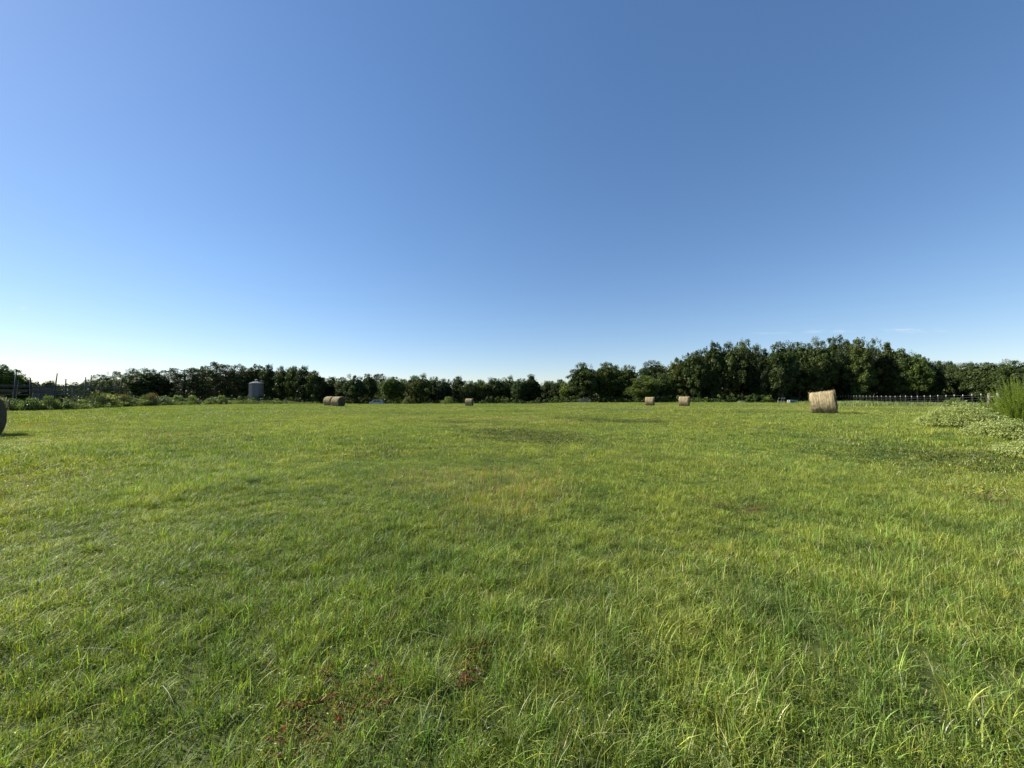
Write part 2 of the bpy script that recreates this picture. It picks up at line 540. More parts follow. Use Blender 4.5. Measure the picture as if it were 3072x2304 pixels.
def patch(lod, kind):
    P = []
    if lod == 0:
        rad = .7
        d = dict(lush=5200, tall=4800, dry=4400, weedy=3000)[kind]
        hh = dict(lush=(.03, .085), tall=(.04, .12), dry=(.03, .09), weedy=(.02, .065))[kind]
        pal = [GR, GR2, GR3, YG, DRY, PALE]
        pw = dict(lush=(5, 3, 3, 1, .15, .15), tall=(5, 4, 2, 1.5, .25, .5), dry=(3, 3, 1, 2, 1.3, .7), weedy=(3, 1, 5, .3, .3, .2))[kind]
        P.append(blades(d, rad, *hh, .0018, .0040, .65, 3, pal, pw, clump=.45, clump_r=.035, ncl=34))
        # low filler, shade in the gaps painted in by darker blade colours
        P.append(blades(2600, rad, .012, .04, .0025, .005, .7, 2, [GR3, GR, (.05, .075, .018), BRN], (4, 2, 3, .6)))
        # a few long arching or lying blades
        P.append(blades(9, rad, .09, .17, .0022, .004, 1.0, 4, [GR2, YG, PALE, DRY], (4, 3, 2, 1)))
        if kind == 'dry':
            P.append(blades(170, rad, .09, .17, .002, .004, .35, 3, [BRN, RUST, DRY], (2, 2, 2), clump=.5))
        if True:
            n = 1500 if kind == 'weedy' else 800
            a = rng.uniform(0, 6.28, n); r = rad * np.sqrt(rng.uniform(0, 1, n))
            c = np.stack([r * np.cos(a), r * np.sin(a), rng.uniform(.015, .075, n)], -1)
            P.append(leaves(c, rng.normal(0, .6, (n, 3)) + [0, 0, .8], rng.uniform(.007, .018, n),
                            np.array([GR3, GR2, (.09, .12, .04)])[rng.integers(0, 3, n)] * rng.uniform(.6, 1.4, (n, 1)), .35))
    elif lod == 1:
        rad = 1.4
        hh = dict(lush=(.03, .08), tall=(.04, .105), dry=(.03, .085), weedy=(.02, .06))[kind]
        pal = [GR, GR2, GR3, YG, DRY, PALE]
        pw = dict(lush=(5, 3, 3, 1, .15, .3), tall=(5, 4, 2, 1.5, .15, .4), dry=(3, 3, 1, 2, 1.3, .7), weedy=(3, 1, 5, .3, .5, .2))[kind]
        P.append(blades(9000, rad, *hh, .0045, .009, .65, 2, pal, pw, clump=.4, clump_r=.09, ncl=30))
        P.append(blades(2500, rad, .015, .045, .008, .014, .8, 1, [GR3, GR, BRN], (4, 3, .6)))  # short filler, coloured darker as the shade between blades
        P.append(blades(30, rad, .10, .18, .005, .009, 1.0, 3, [GR2, YG, PALE, DRY], (4, 3, 3, 1)))
        if kind == 'dry':
            P.append(blades(300, rad, .09, .15, .005, .008, .35, 2, [BRN, RUST, DRY], (2, 2, 2), clump=.5))
        if kind == 'weedy':
            n = 500
            a = rng.uniform(0, 6.28, n); r = rad * .8 * np.sqrt(rng.uniform(0, 1, n))
            c = np.stack([r * np.cos(a), r * np.sin(a), rng.uniform(.03, .12, n)], -1)
            P.append(leaves(c, rng.normal(0, .6, (n, 3)) + [0, 0, 1], rng.uniform(.03, .06, n),
                            np.array([GR3, (.10, .10, .045), (.06, .09, .03)])[rng.integers(0, 3, n)]))
    else:
        rad = 4.0
        pal = [GR, GR2, GR3, YG, DRY, PALE]
        pw = (5, 3, 3, 1, .15, .5) if kind == 'lush' else (3, 3, 2, 2, 1.6, .8)
        P.append(blades(10500, rad, .05, .115, .014, .030, .6, 1, pal, pw, clump=.45, clump_r=.22, ncl=60))
        if kind == 'dry':
            P.append(blades(1100, rad, .09, .14, .014, .025, .4, 1, [BRN, RUST, DRY], (2, 2, 2), clump=.5, clump_r=.3))
    return merge(P)


specs = [(0, 'lush'), (0, 'lush'), (0, 'tall'), (0, 'tall'), (0, 'dry'), (0, 'weedy'),
         (1, 'lush'), (1, 'lush'), (1, 'tall'), (1, 'dry'), (1, 'weedy'), (2, 'lush'), (2, 'lush'), (2, 'dry')]
gv, gq, gt, gc, gid = [], [], [], [], []
off = 0
for k, (lod, kd) in enumerate(specs):
    v, q, t, c = patch(lod, kd)
    gv.append(v); gq.append(q + off); gt.append(t + off); gc.append(c); gid.append(np.full(len(v), k))
    off += len(v)


def grid_pts(x0, x1, y0, y1, step, keep):
    X, Y = np.meshgrid(np.arange(x0, x1, step), np.arange(y0, y1, step))
    X = X.ravel() + rng.uniform(-.45, .45, X.size) * step
    Y = Y.ravel() + rng.uniform(-.45, .45, Y.size) * step
    k = keep(X, Y)
    return X[k], Y[k]


def wedge(X, Y, m):
    return np.abs(X) < 1.42 * np.maximum(Y, 0) + m


bounds = lambda X, Y: (Y < 116)
NEAR, MID = 10.5, 34.0
pts = []
X, Y = grid_pts(-19, 19, -2.5, 14, .62, lambda X, Y: wedge(X, Y, 3.5) & (np.hypot(X, Y) < NEAR + rng.uniform(-1, 1.5, X.size)))
pts.append((0, X, Y))
X, Y = grid_pts(-55, 55, -4, 40, 1.3, lambda X, Y: wedge(X, Y, 6) & (np.hypot(X, Y) >= NEAR - .8) & (np.hypot(X, Y) < MID + rng.uniform(-3, 3, X.size)))
pts.append((1, X, Y))
X, Y = grid_pts(-190, 190, 0, 150, 3.6, lambda X, Y: wedge(X, Y, 14) & (np.hypot(X, Y) >= MID - 2.5) & bounds(X, Y))
pts.append((2, X, Y))
PXY, PID, PROT, PSC = [], [], [], []
for lod, X, Y in pts:
    n = len(X)
    moist = vnoise(X, Y, 4.5, 21) * .6 + vnoise(X, Y, 1.6, 22) * .4
    dry = vnoise(X, Y, 7.0, 31) * .6 + vnoise(X, Y, 2.2, 32) * .4
    opts = {}
    for i, (l_, kd) in enumerate(specs):
        if l_ == lod: opts.setdefault(kd, []).append(i)
    kid = np.array([opts['lush'][i % len(opts['lush'])] for i in rng.integers(0, 9, n)])
    if 'tall' in opts:
        kid = np.where(moist > .58, np.array(opts['tall'])[rng.integers(0, len(opts['tall']), n)], kid)
    if 'weedy' in opts:
        kid = np.where((moist < .27), opts['weedy'][0], kid)
    kid = np.where(dry > .70, opts['dry'][0], kid)
    hs_ = .55 + .95 * (vnoise(X, Y, 1.1, 41) * .6 + vnoise(X, Y, 4, 42) * .4)
    z = G(X, Y) - .005
    PXY.append(np.stack([X, Y, z], -1)); PID.append(kid)
    PROT.append(rng.uniform(0, 6.28, n)); PSC.append(hs_)
PXY = np.concatenate(PXY); PID = np.concatenate(PID); PROT = np.concatenate(PROT); PSC = np.concatenate(PSC)
gmesh_v = np.concatenate(gv + [PXY])
gtint = np.concatenate(gc + [np.zeros((len(PXY), 3))])
gme = npmesh("grass", gmesh_v, np.concatenate(gq), np.concatenate(gt), tint=gtint, mat=M['grass'])
kid_attr = np.concatenate(gid + [PID + 100]).astype(np.int32)
gme.attributes.new("kid", 'INT', 'POINT').data.foreach_set("value", kid_attr)
rot = np.zeros((len(gmesh_v), 3), np.float32); rot[-len(PXY):, 2] = PROT
gme.attributes.new("turn", 'FLOAT_VECTOR', 'POINT').data.foreach_set("vector", rot.ravel())
sc = np.ones((len(gmesh_v), 3), np.float32); sc[-len(PXY):, 2] = PSC
gme.attributes.new("grow", 'FLOAT_VECTOR', 'POINT').data.foreach_set("vector", sc.ravel())
grass = link("grass", gme)
tag(grass, "green hay meadow grass with yellowish dry patches covering the whole field", "grass", kind="stuff")
ng = bpy.data.node_groups.new("grass_spread", 'GeometryNodeTree')
ng.interface.new_socket("Geometry", in_out='INPUT', socket_type='NodeSocketGeometry')
ng.interface.new_socket("Geometry", in_out='OUTPUT', socket_type='NodeSocketGeometry')
gi = ng.nodes.new("NodeGroupInput"); go = ng.nodes.new("NodeGroupOutput")
jn = ng.nodes.new("GeometryNodeJoinGeometry")


def named(nm, ty):
    n = ng.nodes.new("GeometryNodeInputNamedAttribute"); n.data_type = ty; n.inputs['Name'].default_value = nm
    return n.outputs['Attribute']


kidn = named("kid", 'INT'); turn = named("turn", 'FLOAT_VECTOR'); grow = named("grow", 'FLOAT_VECTOR')
e2r = ng.nodes.new("FunctionNodeEulerToRotation"); ng.links.new(turn, e2r.inputs[0])


def sep(val):
    cmp_ = ng.nodes.new("FunctionNodeCompare"); cmp_.data_type = 'INT'; cmp_.operation = 'EQUAL'
    ng.links.new(kidn, cmp_.inputs[2]); cmp_.inputs[3].default_value = val
    s = ng.nodes.new("GeometryNodeSeparateGeometry"); s.domain = 'POINT'
    ng.links.new(gi.outputs[0], s.inputs[0]); ng.links.new(cmp_.outputs[0], s.inputs[1])
    return s.outputs[0]


for k in range(len(specs)):
    iop = ng.nodes.new("GeometryNodeInstanceOnPoints")
    ng.links.new(sep(100 + k), iop.inputs['Points']); ng.links.new(sep(k), iop.inputs['Instance'])
    ng.links.new(e2r.outputs[0], iop.inputs['Rotation']); ng.links.new(grow, iop.inputs['Scale'])
    ng.links.new(iop.outputs[0], jn.inputs[0])
ng.links.new(jn.outputs[0], go.inputs[0])
grass.modifiers.new("spread", 'NODES').node_group = ng

# ------------------------------------------------------------------ trees
def rand_dir(n):
    d = rng.normal(0, 1, (n, 3))
    return d / np.linalg.norm(d, axis=1, keepdims=True)


def clumps(C, Rr, per, size, base, up=.15, flat=1.0, tonevar=.3):
    """leaf clumps: C centres, Rr radii"""
    n = len(C)
    ci = np.repeat(np.arange(n), per)
    d = rand_dir(len(ci)); d[:, 2] += up; d /= np.linalg.norm(d, axis=1, keepdims=True)
    r = Rr[ci] * rng.uniform(.45, 1.08, len(ci))
    p = C[ci] + d * r[:, None] * np.array([1, 1, flat])
    ct = 1 + rng.uniform(-tonevar, tonevar, (n, 1)); ct = np.concatenate([ct * (1 + rng.uniform(-.06, .12, (n, 1))), ct, ct], 1)
    col = np.array(base)[None] * ct[ci] * rng.uniform(.8, 1.22, (len(ci), 1))
    nrm = d * [1, 1, .7] + rng.normal(0, .6, (len(ci), 3))
    return leaves(p, nrm, rng.uniform(size * .6, size * 1.3, len(ci)), col, aspect=.75)


def tree_mesh(kind, h=12., seed=0):
    """unit tree: 12 m high; returns crown mesh and trunk mesh"""
    global rng
    keep = rng; rng = np.random.default_rng(seed)
    P = []
    tb = MB()
    if kind == 'pine':
        base = (.045, .068, .030)
        nl = 11
        Cs, Rs = [], []
        tb.tube([(0, 0, -.3), (.1, 0, h * .4), (-.05, .1, h * .75), (.05, 0, h * .97)], [.24, .2, .12, .04], 7)
        for i in range(nl):
            z = h * (.24 + .74 * i / (nl - 1))
            rr = 3.6 * (1 - .45 * (i / nl)) * rng.uniform(.75, 1.1) if i < nl - 2 else 2.0
            nk = 7 if i < nl - 2 else 4
            a0 = rng.uniform(0, 6.28)
            for j in range(nk):
                a = a0 + 6.28 * j / nk + rng.normal(0, .25)
                q = rr * rng.uniform(.45, 1)
                c = (q * math.cos(a), q * math.sin(a), z + rng.normal(0, .35))
                Cs.append(c); Rs.append(rng.uniform(.7, 1.15))
                tb.tube([(0, 0, z - .7), (c[0] * .5, c[1] * .5, z - .35), c], [.07, .05, .02], 4, cap=False)
        P.append(clumps(np.array(Cs), np.array(Rs), 130, .25, base, up=.2, flat=.8))
    else:
        spec = dict(oak=((4.6, 4.6, 5.0), .58, (.072, .105, .034), .1), tall=((3.2, 3.2, 5.8), .52, (.066, .098, .034), .05),
                    dark=((3.9, 3.9, 5.6), .54, (.046, .070, .030), .05), bright=((4.4, 4.4, 5.2), .5, (.105, .15, .035), 0),
                    cedar=((3.0, 3.0, 5.9), .5, (.060, .080, .036), 0), airy=((4.4, 4.4, 4.6), .6, (.070, .105, .032), .1))[kind]
        (rx, ry, rz), zc, base, lift = spec
        n = 120 if kind != 'airy' else 62
        d = rand_dir(n)
        d[:, 2] = np.clip(d[:, 2], -.95, 1)
        rr = rng.uniform(.5, .92, n) * (1 + .16 * np.sin(3 * np.arctan2(d[:, 1], d[:, 0]) + seed) + .10 * rng.normal(0, 1, n))
        C = d * rr[:, None] * [rx, ry, rz]
        if kind == 'cedar':
            zz = (C[:, 2] / rz + 1) / 2
            C[:, :2] *= (1.25 - zz[:, None] * 1.05)
        C[:, 2] += h * zc
        C[:, 2] = np.maximum(C[:, 2], h * (.05 + lift) + rng.uniform(0, 1.2, n))
        Rr = rng.uniform(.5, 1.15, n) * (.8 if kind in ('cedar', 'tall') else 1)
        P.append(clumps(C, Rr, 150, .24, base))
        # upright leading shoots on top
        m = 14
        a = rng.uniform(0, 6.28, m); q = rng.uniform(0, .75, m)
        T = np.stack([rx * q * np.cos(a), ry * q * np.sin(a), h * zc + rz * np.sqrt(1 - q ** 2) * rng.uniform(.88, 1.0, m)], -1)
        if kind == 'cedar': T[:, :2] *= .3
        P.append(clumps(T, rng.uniform(.2, .5, m), 45, .22, base, flat=1.9))
        # inner mass so that the crown is not hollow
        if kind != 'airy':
            ni = 2600
            di = rand_dir(ni) * (rng.uniform(0, 1, (ni, 1)) ** .4) * .80
            pi = di * [rx, ry, rz] + [0, 0, h * zc]
            if kind == 'cedar': pi[:, :2] *= .75
            P.append(leaves(pi, rng.normal(0, 1, (ni, 3)), rng.uniform(.5, .9, ni), np.array(base)[None] * rng.uniform(.6, 1, (ni, 1)), .8))
        tb.tube([(0, 0, -.3), (.05, .08, h * .3), (-.1, 0, h * .6), (0, 0, h * .85)], [.3, .24, .15, .05], 7)
        for i in range(10):
            a = rng.uniform(0, 6.28); z0 = h * rng.uniform(.22, .6)
            c = C[rng.integers(0, n)]
            tb.tube([(0, 0, z0), (c[0] * .45, c[1] * .45, (z0 + c[2]) / 2 + .3), tuple(c)], [.11, .07, .025], 5, cap=False)
    v, q, t, c = merge(P)
    z = v[:, 2]
    v[:, 2] = z * h / np.percentile(z, 99.9)
    # one side of the tinting leans olive, for natural variety
    crown = npmesh("crown", v, q, t, tint=c, mat=M['leaf'])
    tm = bpy.data.meshes.new("trunk"); tm.from_pydata([tuple(p) for p in tb.v], [], tb.f); tm.materials.append(M['bark'])
    zz = v[:, 2]
    width = np.percentile(v[:, 0], 99.6) - np.percentile(v[:, 0], .4)
    rng = keep
    return crown, tm, width


PROTO = {}
for kd, k in (('oak', 3), ('tall', 3), ('dark', 3), ('bright', 2), ('cedar', 2), ('airy', 1), ('pine', 2)):
    PROTO[kd] = [tree_mesh(kd, 12., 100 + 17 * i + len(kd) * 7) for i in range(k)]

# px centre, px width, px top, distance, kind, label
TREES = [
 (-8, 95, 1094, 92, 'oak', "tall open-crowned tree cut by the left edge, behind the corral rails"),
 (52, 62, 1126, 100, 'dark', "dark rounded tree behind the corral, second tree from the left edge"),
 (148, 26, 1141, 230, 'oak', "tiny distant flat-topped tree poking over the low treeline behind the corral"),
 (262, 34, 1142, 160, 'oak', "low distant rounded tree just left of the open-crowned trees behind the corral"),
 (298, 56, 1122, 112, 'airy', "leftmost open-crowned tree with sky gaps, behind the right end of the corral"),
 (345, 66, 1113, 110, 'airy', "gappy tree behind the tallest right-hand corral post"),
 (396, 62, 1104, 108, 'airy', "open tree with sky holes between the corral and the dark round tree"),
 (450, 92, 1106, 104, 'dark', "broad dark round-topped tree left of the sky gap, behind the brush"),
 (520, 40, 1147, 125, 'tall', "short tree standing low in the sky gap on the left"),
 (553, 92, 1104, 108, 'pine', "dark layered pine just right of the sky gap"),
 (597, 56, 1105, 116, 'pine', "pine with flat tufted top behind the layered pine's right side"),
 (612, 50, 1098, 120, 'oak', "olive tree between the flat-topped pine and the tallest left-hand pine"),
 (648, 72, 1088, 112, 'pine', "tallest pine of the left treeline, with a sky hole in its top"),
 (703, 66, 1093, 114, 'pine', "round-headed dark pine left of the grain bin"),
 (736, 58, 1103, 118, 'oak', "olive green tree directly behind the grain bin's left side"),
 (775, 44, 1094, 122, 'tall', "narrow upright tree rising right above the grain bin roof"),
 (806, 44, 1094, 112, 'tall', "spiry tree just right of the grain bin"),
 (846, 42, 1099, 110, 'tall', "slender olive tree between the grain bin and the sky notch"),
 (880, 56, 1099, 110, 'bright', "light green round-headed tree right of the small sky notch"),
 (912, 56, 1098, 108, 'dark', "dark spiky-topped tree left of the paired hay bales"),
 (945, 46, 1113, 106, 'tall', "sloping-topped tree at the right end of the tall left group"),
 (968, 44, 1133, 112, 'cedar', "short dark cedar above the farther of the paired bales"),
 (996, 58, 1131, 116, 'tall', "feathery low tree directly above the paired hay bales"),
 (1030, 52, 1132, 112, 'tall', "low tree just right of and behind the paired bales"),
 (1064, 66, 1124, 106, 'oak', "brown-green bushy tree between the paired bales and the silver car"),
 (1106, 46, 1121, 112, 'oak', "knobbly tree behind the left end of the silver car"),
 (1136, 46, 1121, 150, 'pine', "far pine with dark umbrella top behind the silver car"),
 (1180, 62, 1130, 104, 'oak', "grey-green rounded oak right of the silver car"),
 (1213, 44, 1138, 116, 'bright', "small bright tree between the grey-green oak and the knobbly tall group"),
 (1238, 40, 1127, 112, 'tall', "thin-topped tree on the left of the central rounded group"),
 (1266, 62, 1122, 106, 'oak', "tallest round-topped tree of the central group, left of the small centre bale"),
 (1304, 48, 1130, 112, 'dark', "dark tree on the right shoulder of the central group"),
 (1332, 44, 1136, 106, 'dark', "tree at the right end of the central group, beside a dip in the treeline"),
 (1376, 42, 1129, 110, 'tall', "pointed tree just right of the dip, left of the lone centre bale"),
 (1408, 48, 1142, 106, 'oak', "low leafy tree directly above the lone centre bale"),
 (1440, 48, 1139, 108, 'bright', "yellow-green low tree right of the lone centre bale"),
 (1486, 58, 1134, 110, 'oak', "rounded tree midway between the centre bale and the dark cedar"),
 (1528, 56, 1128, 114, 'oak', "slightly taller dark-topped tree left of the dark cedar"),
 (1560, 52, 1135, 106, 'oak', "leafy tree leaning against the left side of the dark cedar"),
 (1594, 60, 1124, 108, 'cedar', "dark ragged cedar at the right end of the middle treeline"),
 (1650, 56, 1142, 116, 'oak', "low tree right of the dark cedar in the dip before the tall trees"),
 (1680, 52, 1138, 112, 'dark', "low blue-green tree in the dip before the tall trees"),
 (1712, 56, 1142, 104, 'bright', "low bright tree at the foot of the first tall tree"),
 (1751, 78, 1089, 98, 'tall', "tall full oval tree standing first in the right half"),
 (1815, 64, 1087, 100, 'tall', "tall pointed tree just right of the first oval tree"),
 (1848, 56, 1096, 104, 'tall', "middle tall tree of the trio above the dark hollow"),
 (1884, 62, 1096, 99, 'tall', "rightmost of the tall trio, above the black shaded hollow"),
 (1934, 76, 1126, 92, 'bright', "bright green bushy tree left of and behind the two small right bales"),
 (1966, 96, 1082, 120, 'dark', "dome-shaped grey-green tree set behind the bright bushy tree"),
 (1996, 70, 1118, 98, 'oak', "leafy tree between the dome-shaped tree and the big wood"),
 (2032, 62, 1076, 98, 'oak', "stepped tree at the left shoulder of the big wood"),
 (2078, 80, 1057, 96, 'oak', "broad olive tree behind the second small right bale"),
 (2106, 44, 1048, 100, 'tall', "thin-topped tree poking up beside the wood's first peak"),
 (2142, 56, 1026, 98, 'tall', "twin-tipped tree at the first high point of the big wood"),
 (2190, 76, 1024, 97, 'oak', "rust-tinged tree forming the wide crest left of the notch"),
 (2228, 78, 1020, 100, 'oak', "broad tree on the highest part of the wood left of the notch"),
 (2268, 66, 1036, 96, 'dark', "dark tree sloping into the notch above the hay feeder"),
 (2302, 54, 1056, 94, 'dark', "lower dark tree standing in the notch of the wood"),
 (2346, 74, 1026, 92, 'tall', "lit-leaved tree right of the notch, above the hay feeder"),
 (2398, 76, 1024, 96, 'oak', "rounded tree between the notch and the large tilted bale"),
 (2458, 84, 1016, 93, 'oak', "spreading tree directly above the large tilted bale"),
 (2508, 62, 1009, 98, 'tall', "topmost tree of the whole wood, right of the tilted bale"),
 (2548, 58, 1020, 93, 'dark', "dark tree just right of the wood's topmost tree"),
 (2582, 66, 1015, 90, 'tall', "round-headed sunlit tree over the middle of the white-tipped fence"),
 (2626, 56, 1014, 94, 'airy', "wispy open-topped tree over the white-tipped fence"),
 (2668, 74, 1028, 90, 'cedar', "bristly conical tree where the wood begins to slope down"),
 (2714, 70, 1046, 88, 'tall', "narrow olive tree on the wood's falling right side"),
 (2752, 74, 1060, 86, 'oak', "reddish-topped tree at the lower right end of the big wood"),
 (2790, 62, 1084, 86, 'dark', "dark low tree below the wood's right end"),
 (2820, 58, 1081, 96, 'oak', "small knobbed tree just right of the big wood"),
 (2850, 52, 1084, 100, 'dark', "dark-crowned low tree beyond the near fence posts"),
 (2884, 66, 1092, 88, 'oak', "low leafy tree behind the nearest white-tipped posts"),
 (2918, 66, 1087, 84, 'oak', "mounded tree directly above the wooden corner post's left"),
 (2962, 80, 1086, 74, 'oak', "bushy tree directly behind the wooden corner post"),
 (3006, 74, 1090, 72, 'tall', "tree behind the left half of the feathery green plant"),
 (3050, 96, 1078, 68, 'oak', "tree behind the feathery green plant at the right edge"),
 (3110, 96, 1076, 66, 'dark', "tree cut off by the right edge behind the feathery plant"),
]
cnt = {}
for (px, pw, py, Z, kd, lab) in TREES:
    k = cnt.get(kd, 0); cnt[kd] = k + 1
    crown, trunk, width = PROTO[kd][k % len(PROTO[kd])]
    p = at(px, Z)
    H = PZ(py, Z) - p.z
    sx = (pw * 1.16 / F * Z) / width
    t = thing(kd if kd in ('pine', 'cedar') else 'tree', p, lab, "tree", "trees along the far side of the field", rz=random.uniform(0, 6.28))
    t.name = {'pine': 'pine_tree', 'cedar': 'cedar_tree', 'oak': 'round_tree', 'tall': 'upright_tree', 'dark': 'dense_dark_tree', 'bright': 'bright_green_tree', 'airy': 'open_crowned_tree'}[kd]
    t.scale = (sx, sx, H / 12.)
    link("crown", crown, t)
    link("trunk", trunk, t)


# far-off wood behind the single trees, reads as one mass
def mass(x0p, x1p, Z0, Z1, n, topf, size, base, rad=(1.0, 2.0), per=60):
    u = rng.uniform(x0p, x1p, n); Z = rng.uniform(Z0, Z1, n)
    X = PX(u, Z)
    g = G(X, Z)
    top = np.array([topf(a, z) for a, z in zip(u, Z)])
    zz = g + np.maximum(.4, (top - g)) * rng.uniform(0, 1, n)
    return clumps(np.stack([X, Z, zz], -1), rng.uniform(*rad, n), per, size, base)


# undergrowth along the foot of the trees
def strip(line, n, hmin, hmax, size, cols, rad=(.3, .7), per=45, spread=1.5):
    line = np.array(line, float)
    seg = rng.integers(0, len(line) - 1, n); f = rng.uniform(0, 1, n)[:, None]
    d = np.hypot(*(line[1:] - line[:-1]).T)
    seg = rng.choice(len(line) - 1, n, p=d / d.sum())
    p = line[seg] * (1 - f) + line[seg + 1] * f + rng.normal(0, spread, (n, 2))
    hn = vnoise(p[:, 0], p[:, 1], 4, 77)
    z = G(p[:, 0], p[:, 1]) + rng.uniform(0, 1, n) * (hmin + (hmax - hmin) * hn)
    C = np.stack([p[:, 0], p[:, 1], z], -1)
    parts = []
    which = rng.integers(0, len(cols), n)
    for i, c in enumerate(cols):
        k = which == i
        parts.append(clumps(C[k], rng.uniform(*rad, k.sum()), per, size, c, flat=.8))
    return merge(parts)


tp = sorted((t[0], t[2]) for t in TREES if t[3] < 140)
tx = np.array([a for a, b in tp]); ty = np.array([b for a, b in tp])


def ridge(frac, drop):
    def f(u, Z):
        y = np.interp(u, tx, ty)
        if 95 < u < 245: y = 1158
        y = 1195 - (1195 - y) * frac + drop
        return CAMZ + (1195 - y) / F * Z
    return f


P = [mass(-60, 90, 104, 122, 160, ridge(.6, 0), .5, (.05, .075, .03)),
     mass(260, 1340, 120, 136, 1500, ridge(.60, 2), .5, (.05, .075, .03)),
     mass(1340, 1960, 118, 134, 900, ridge(.60, 2), .5, (.055, .08, .03)),
     mass(3200, 4100, 60, 80, 420, lambda u, Z: CAMZ + 7.5, .5, (.05, .072, .028), rad=(1.2, 2.2)),
     mass(-900, -60, 92, 112, 420, lambda u, Z: CAMZ + 8.0, .5, (.05, .075, .03), rad=(1.2, 2.2)),
     mass(1960, 3200, 102, 126, 1700, ridge(.74, 4), .55, (.045, .066, .028), rad=(1.4, 2.6), per=70)]
P.append(strip([(PX(a, z), z) for a, z in ((1900, 110), (2100, 106), (2300, 101), (2500, 99), (2700, 96), (2850, 92), (3000, 86), (3300, 80))], 900, .5, 6.5, .55, [(.045, .066, .028)], rad=(1.2, 2.2), per=60, spread=2.5))
P.append(strip([(PX(a, z), z) for a, z in ((250, 121), (700, 121), (1400, 119), (1900, 116))], 700, .5, 4.5, .5, [(.045, .066, .028)], rad=(1.0, 1.8), per=50, spread=2.5))
v, q, t, c = merge(P)
wood = link("woodland", npmesh("woodland", v, q, t, tint=c, mat=M['leaf']))
tag(wood, "dense dark woodland mass filling in behind the front row of trees", "woodland", kind="stuff")
v, q, t, c = merge([mass(-200, 330, 225, 290, 900, lambda u, Z: CAMZ + (1195 - (1152 + 3 * math.sin(u * .11) + 3 * math.sin(u * .043))) / F * Z - 1.5, .9, (.05, .075, .04), rad=(1.6, 3.0), per=50)])
far = link("far_woodland", npmesh("far_woodland", v, q, t, tint=c, mat=M['leaf']))
tag(far, "low far-off treeline seen in the gap behind the corral rails", "woodland", kind="stuff")


def L2(pts): return [(PX(a, z), z) for a, z in pts]


v, q, t, c = strip(L2([(640, 105), (950, 107), (1100, 109), (1340, 105), (1560, 103), (1760, 97), (1900, 94), (2100, 91), (2300, 90)]), 950, .5, 2.6, .26,
                   [(.06, .09, .03), (.045, .065, .028), (.09, .13, .035)])
ug = link("undergrowth", npmesh("undergrowth", v, q, t, tint=c, mat=M['leaf']))
tag(ug, "low dark undergrowth at the foot of the treeline", "undergrowth", kind="stuff")

# ---- tall weeds along field edges (blades)
def weed_band(line, n, h0, h1, w0, w1, pal, pw, spread):
    line = np.array(line, float)
    d = np.hypot(*(line[1:] - line[:-1]).T)
    seg = rng.choice(len(line) - 1, n, p=d / d.sum()); f = rng.uniform(0, 1, n)[:, None]
    p = line[seg] * (1 - f) + line[seg + 1] * f + rng.normal(0, spread, (n, 2))
    v, q, t, c = blades(n, 1, h0, h1, w0, w1, .4, 2, pal, pw, pos=(p[:, 0], p[:, 1]))
    v[:, 2] += np.repeat(G(p[:, 0], p[:, 1]), 5)
    return v, q, t, c


WD = [(.14, .19, .06), (.19, .23, .08), (.10, .14, .045)]
v, q, t, c = merge([
    weed_band(L2([(1160, 103.5), (1340, 102), (1560, 101)]), 7000, .3, .8, .05, .10, WD, (3, 2, 2), 1.6),
    weed_band(L2([(1560, 102), (1750, 99), (2100, 93), (2440, 88)]), 6000, .25, .5, .05, .09, WD, (3, 2, 2), 1.3),
    weed_band([(PX(2440, 80), 80), (PX(2530, 66), 66), (PX(2700, 54), 54), (PX(2943, 42), 42), (PX(3100, 38), 38)], 9000, .3, .75, .03, .06, WD + [(.22, .18, .09)], (3, 3, 1, 1), 1.6),
    weed_band(L2([(2515, 52), (2570, 52), (2610, 52)]), 3500, .4, .85, .03, .05, [(.20, .25, .08), (.25, .28, .12)], (2, 1), .8),
])
tg = link("tall_grass", npmesh("tall_grass", v, q, t, tint=c, mat=M['brush']))
tag(tg, "unmown pale weedy grass along the far and right edges of the field", "tall grass", kind="stuff")

# ------------------------------------------------------------------ shrubs and brush, left fence line
def bush_mesh(h, w, base, seed, per=120, size=.11, n=26, accents=None):
    global rng
    keep = rng; rng = np.random.default_rng(seed)
    d = rand_dir(n); d[:, 2] = np.abs(d[:, 2])
    C = d * rng.uniform(.35, .85, (n, 1)) * [w / 2, w / 2, h * .9] + [0, 0, h * .08]
    P = [clumps(C, rng.uniform(.16, .28, n) * h, per, size, base)]
    if accents:
        k = C[rng.integers(0, n, 5)]
        P.append(clumps(k + rng.normal(0, .15, k.shape), np.full(5, .22 * h), 50, size, accents))
    sb = MB()
    for i in range(14):
        c = C[rng.integers(0, n)]
        sb.tube([(rng.normal(0, .08), rng.normal(0, .08), -.05), (c[0] * .5, c[1] * .5, c[2] * .6), tuple(c)], [.02, .014, .006], 4, cap=False)
    v, q, t, c = merge(P)
    v[:, 2] = np.maximum(v[:, 2], .01)
    rng = keep
    me = npmesh("foliage", v, q, t, tint=c, mat=M['brush'])
    sm = bpy.data.meshes.new("stems"); sm.from_pydata([tuple(p) for p in sb.v], [], sb.f); sm.materials.append(M['stem'])
    return me, sm, h, w


B1 = bush_mesh(1.6, 2.6, (.13, .175, .055), 1)
B2 = bush_mesh(1.6, 2.4, (.095, .13, .05), 2)
B3 = bush_mesh(2.6, 4.2, (.14, .165, .045), 3, size=.14, n=44, accents=(.30, .17, .06))
B4 = bush_mesh(2.2, 3.4, (.10, .12, .045), 4, size=.13, n=36, accents=(.28, .13, .05))


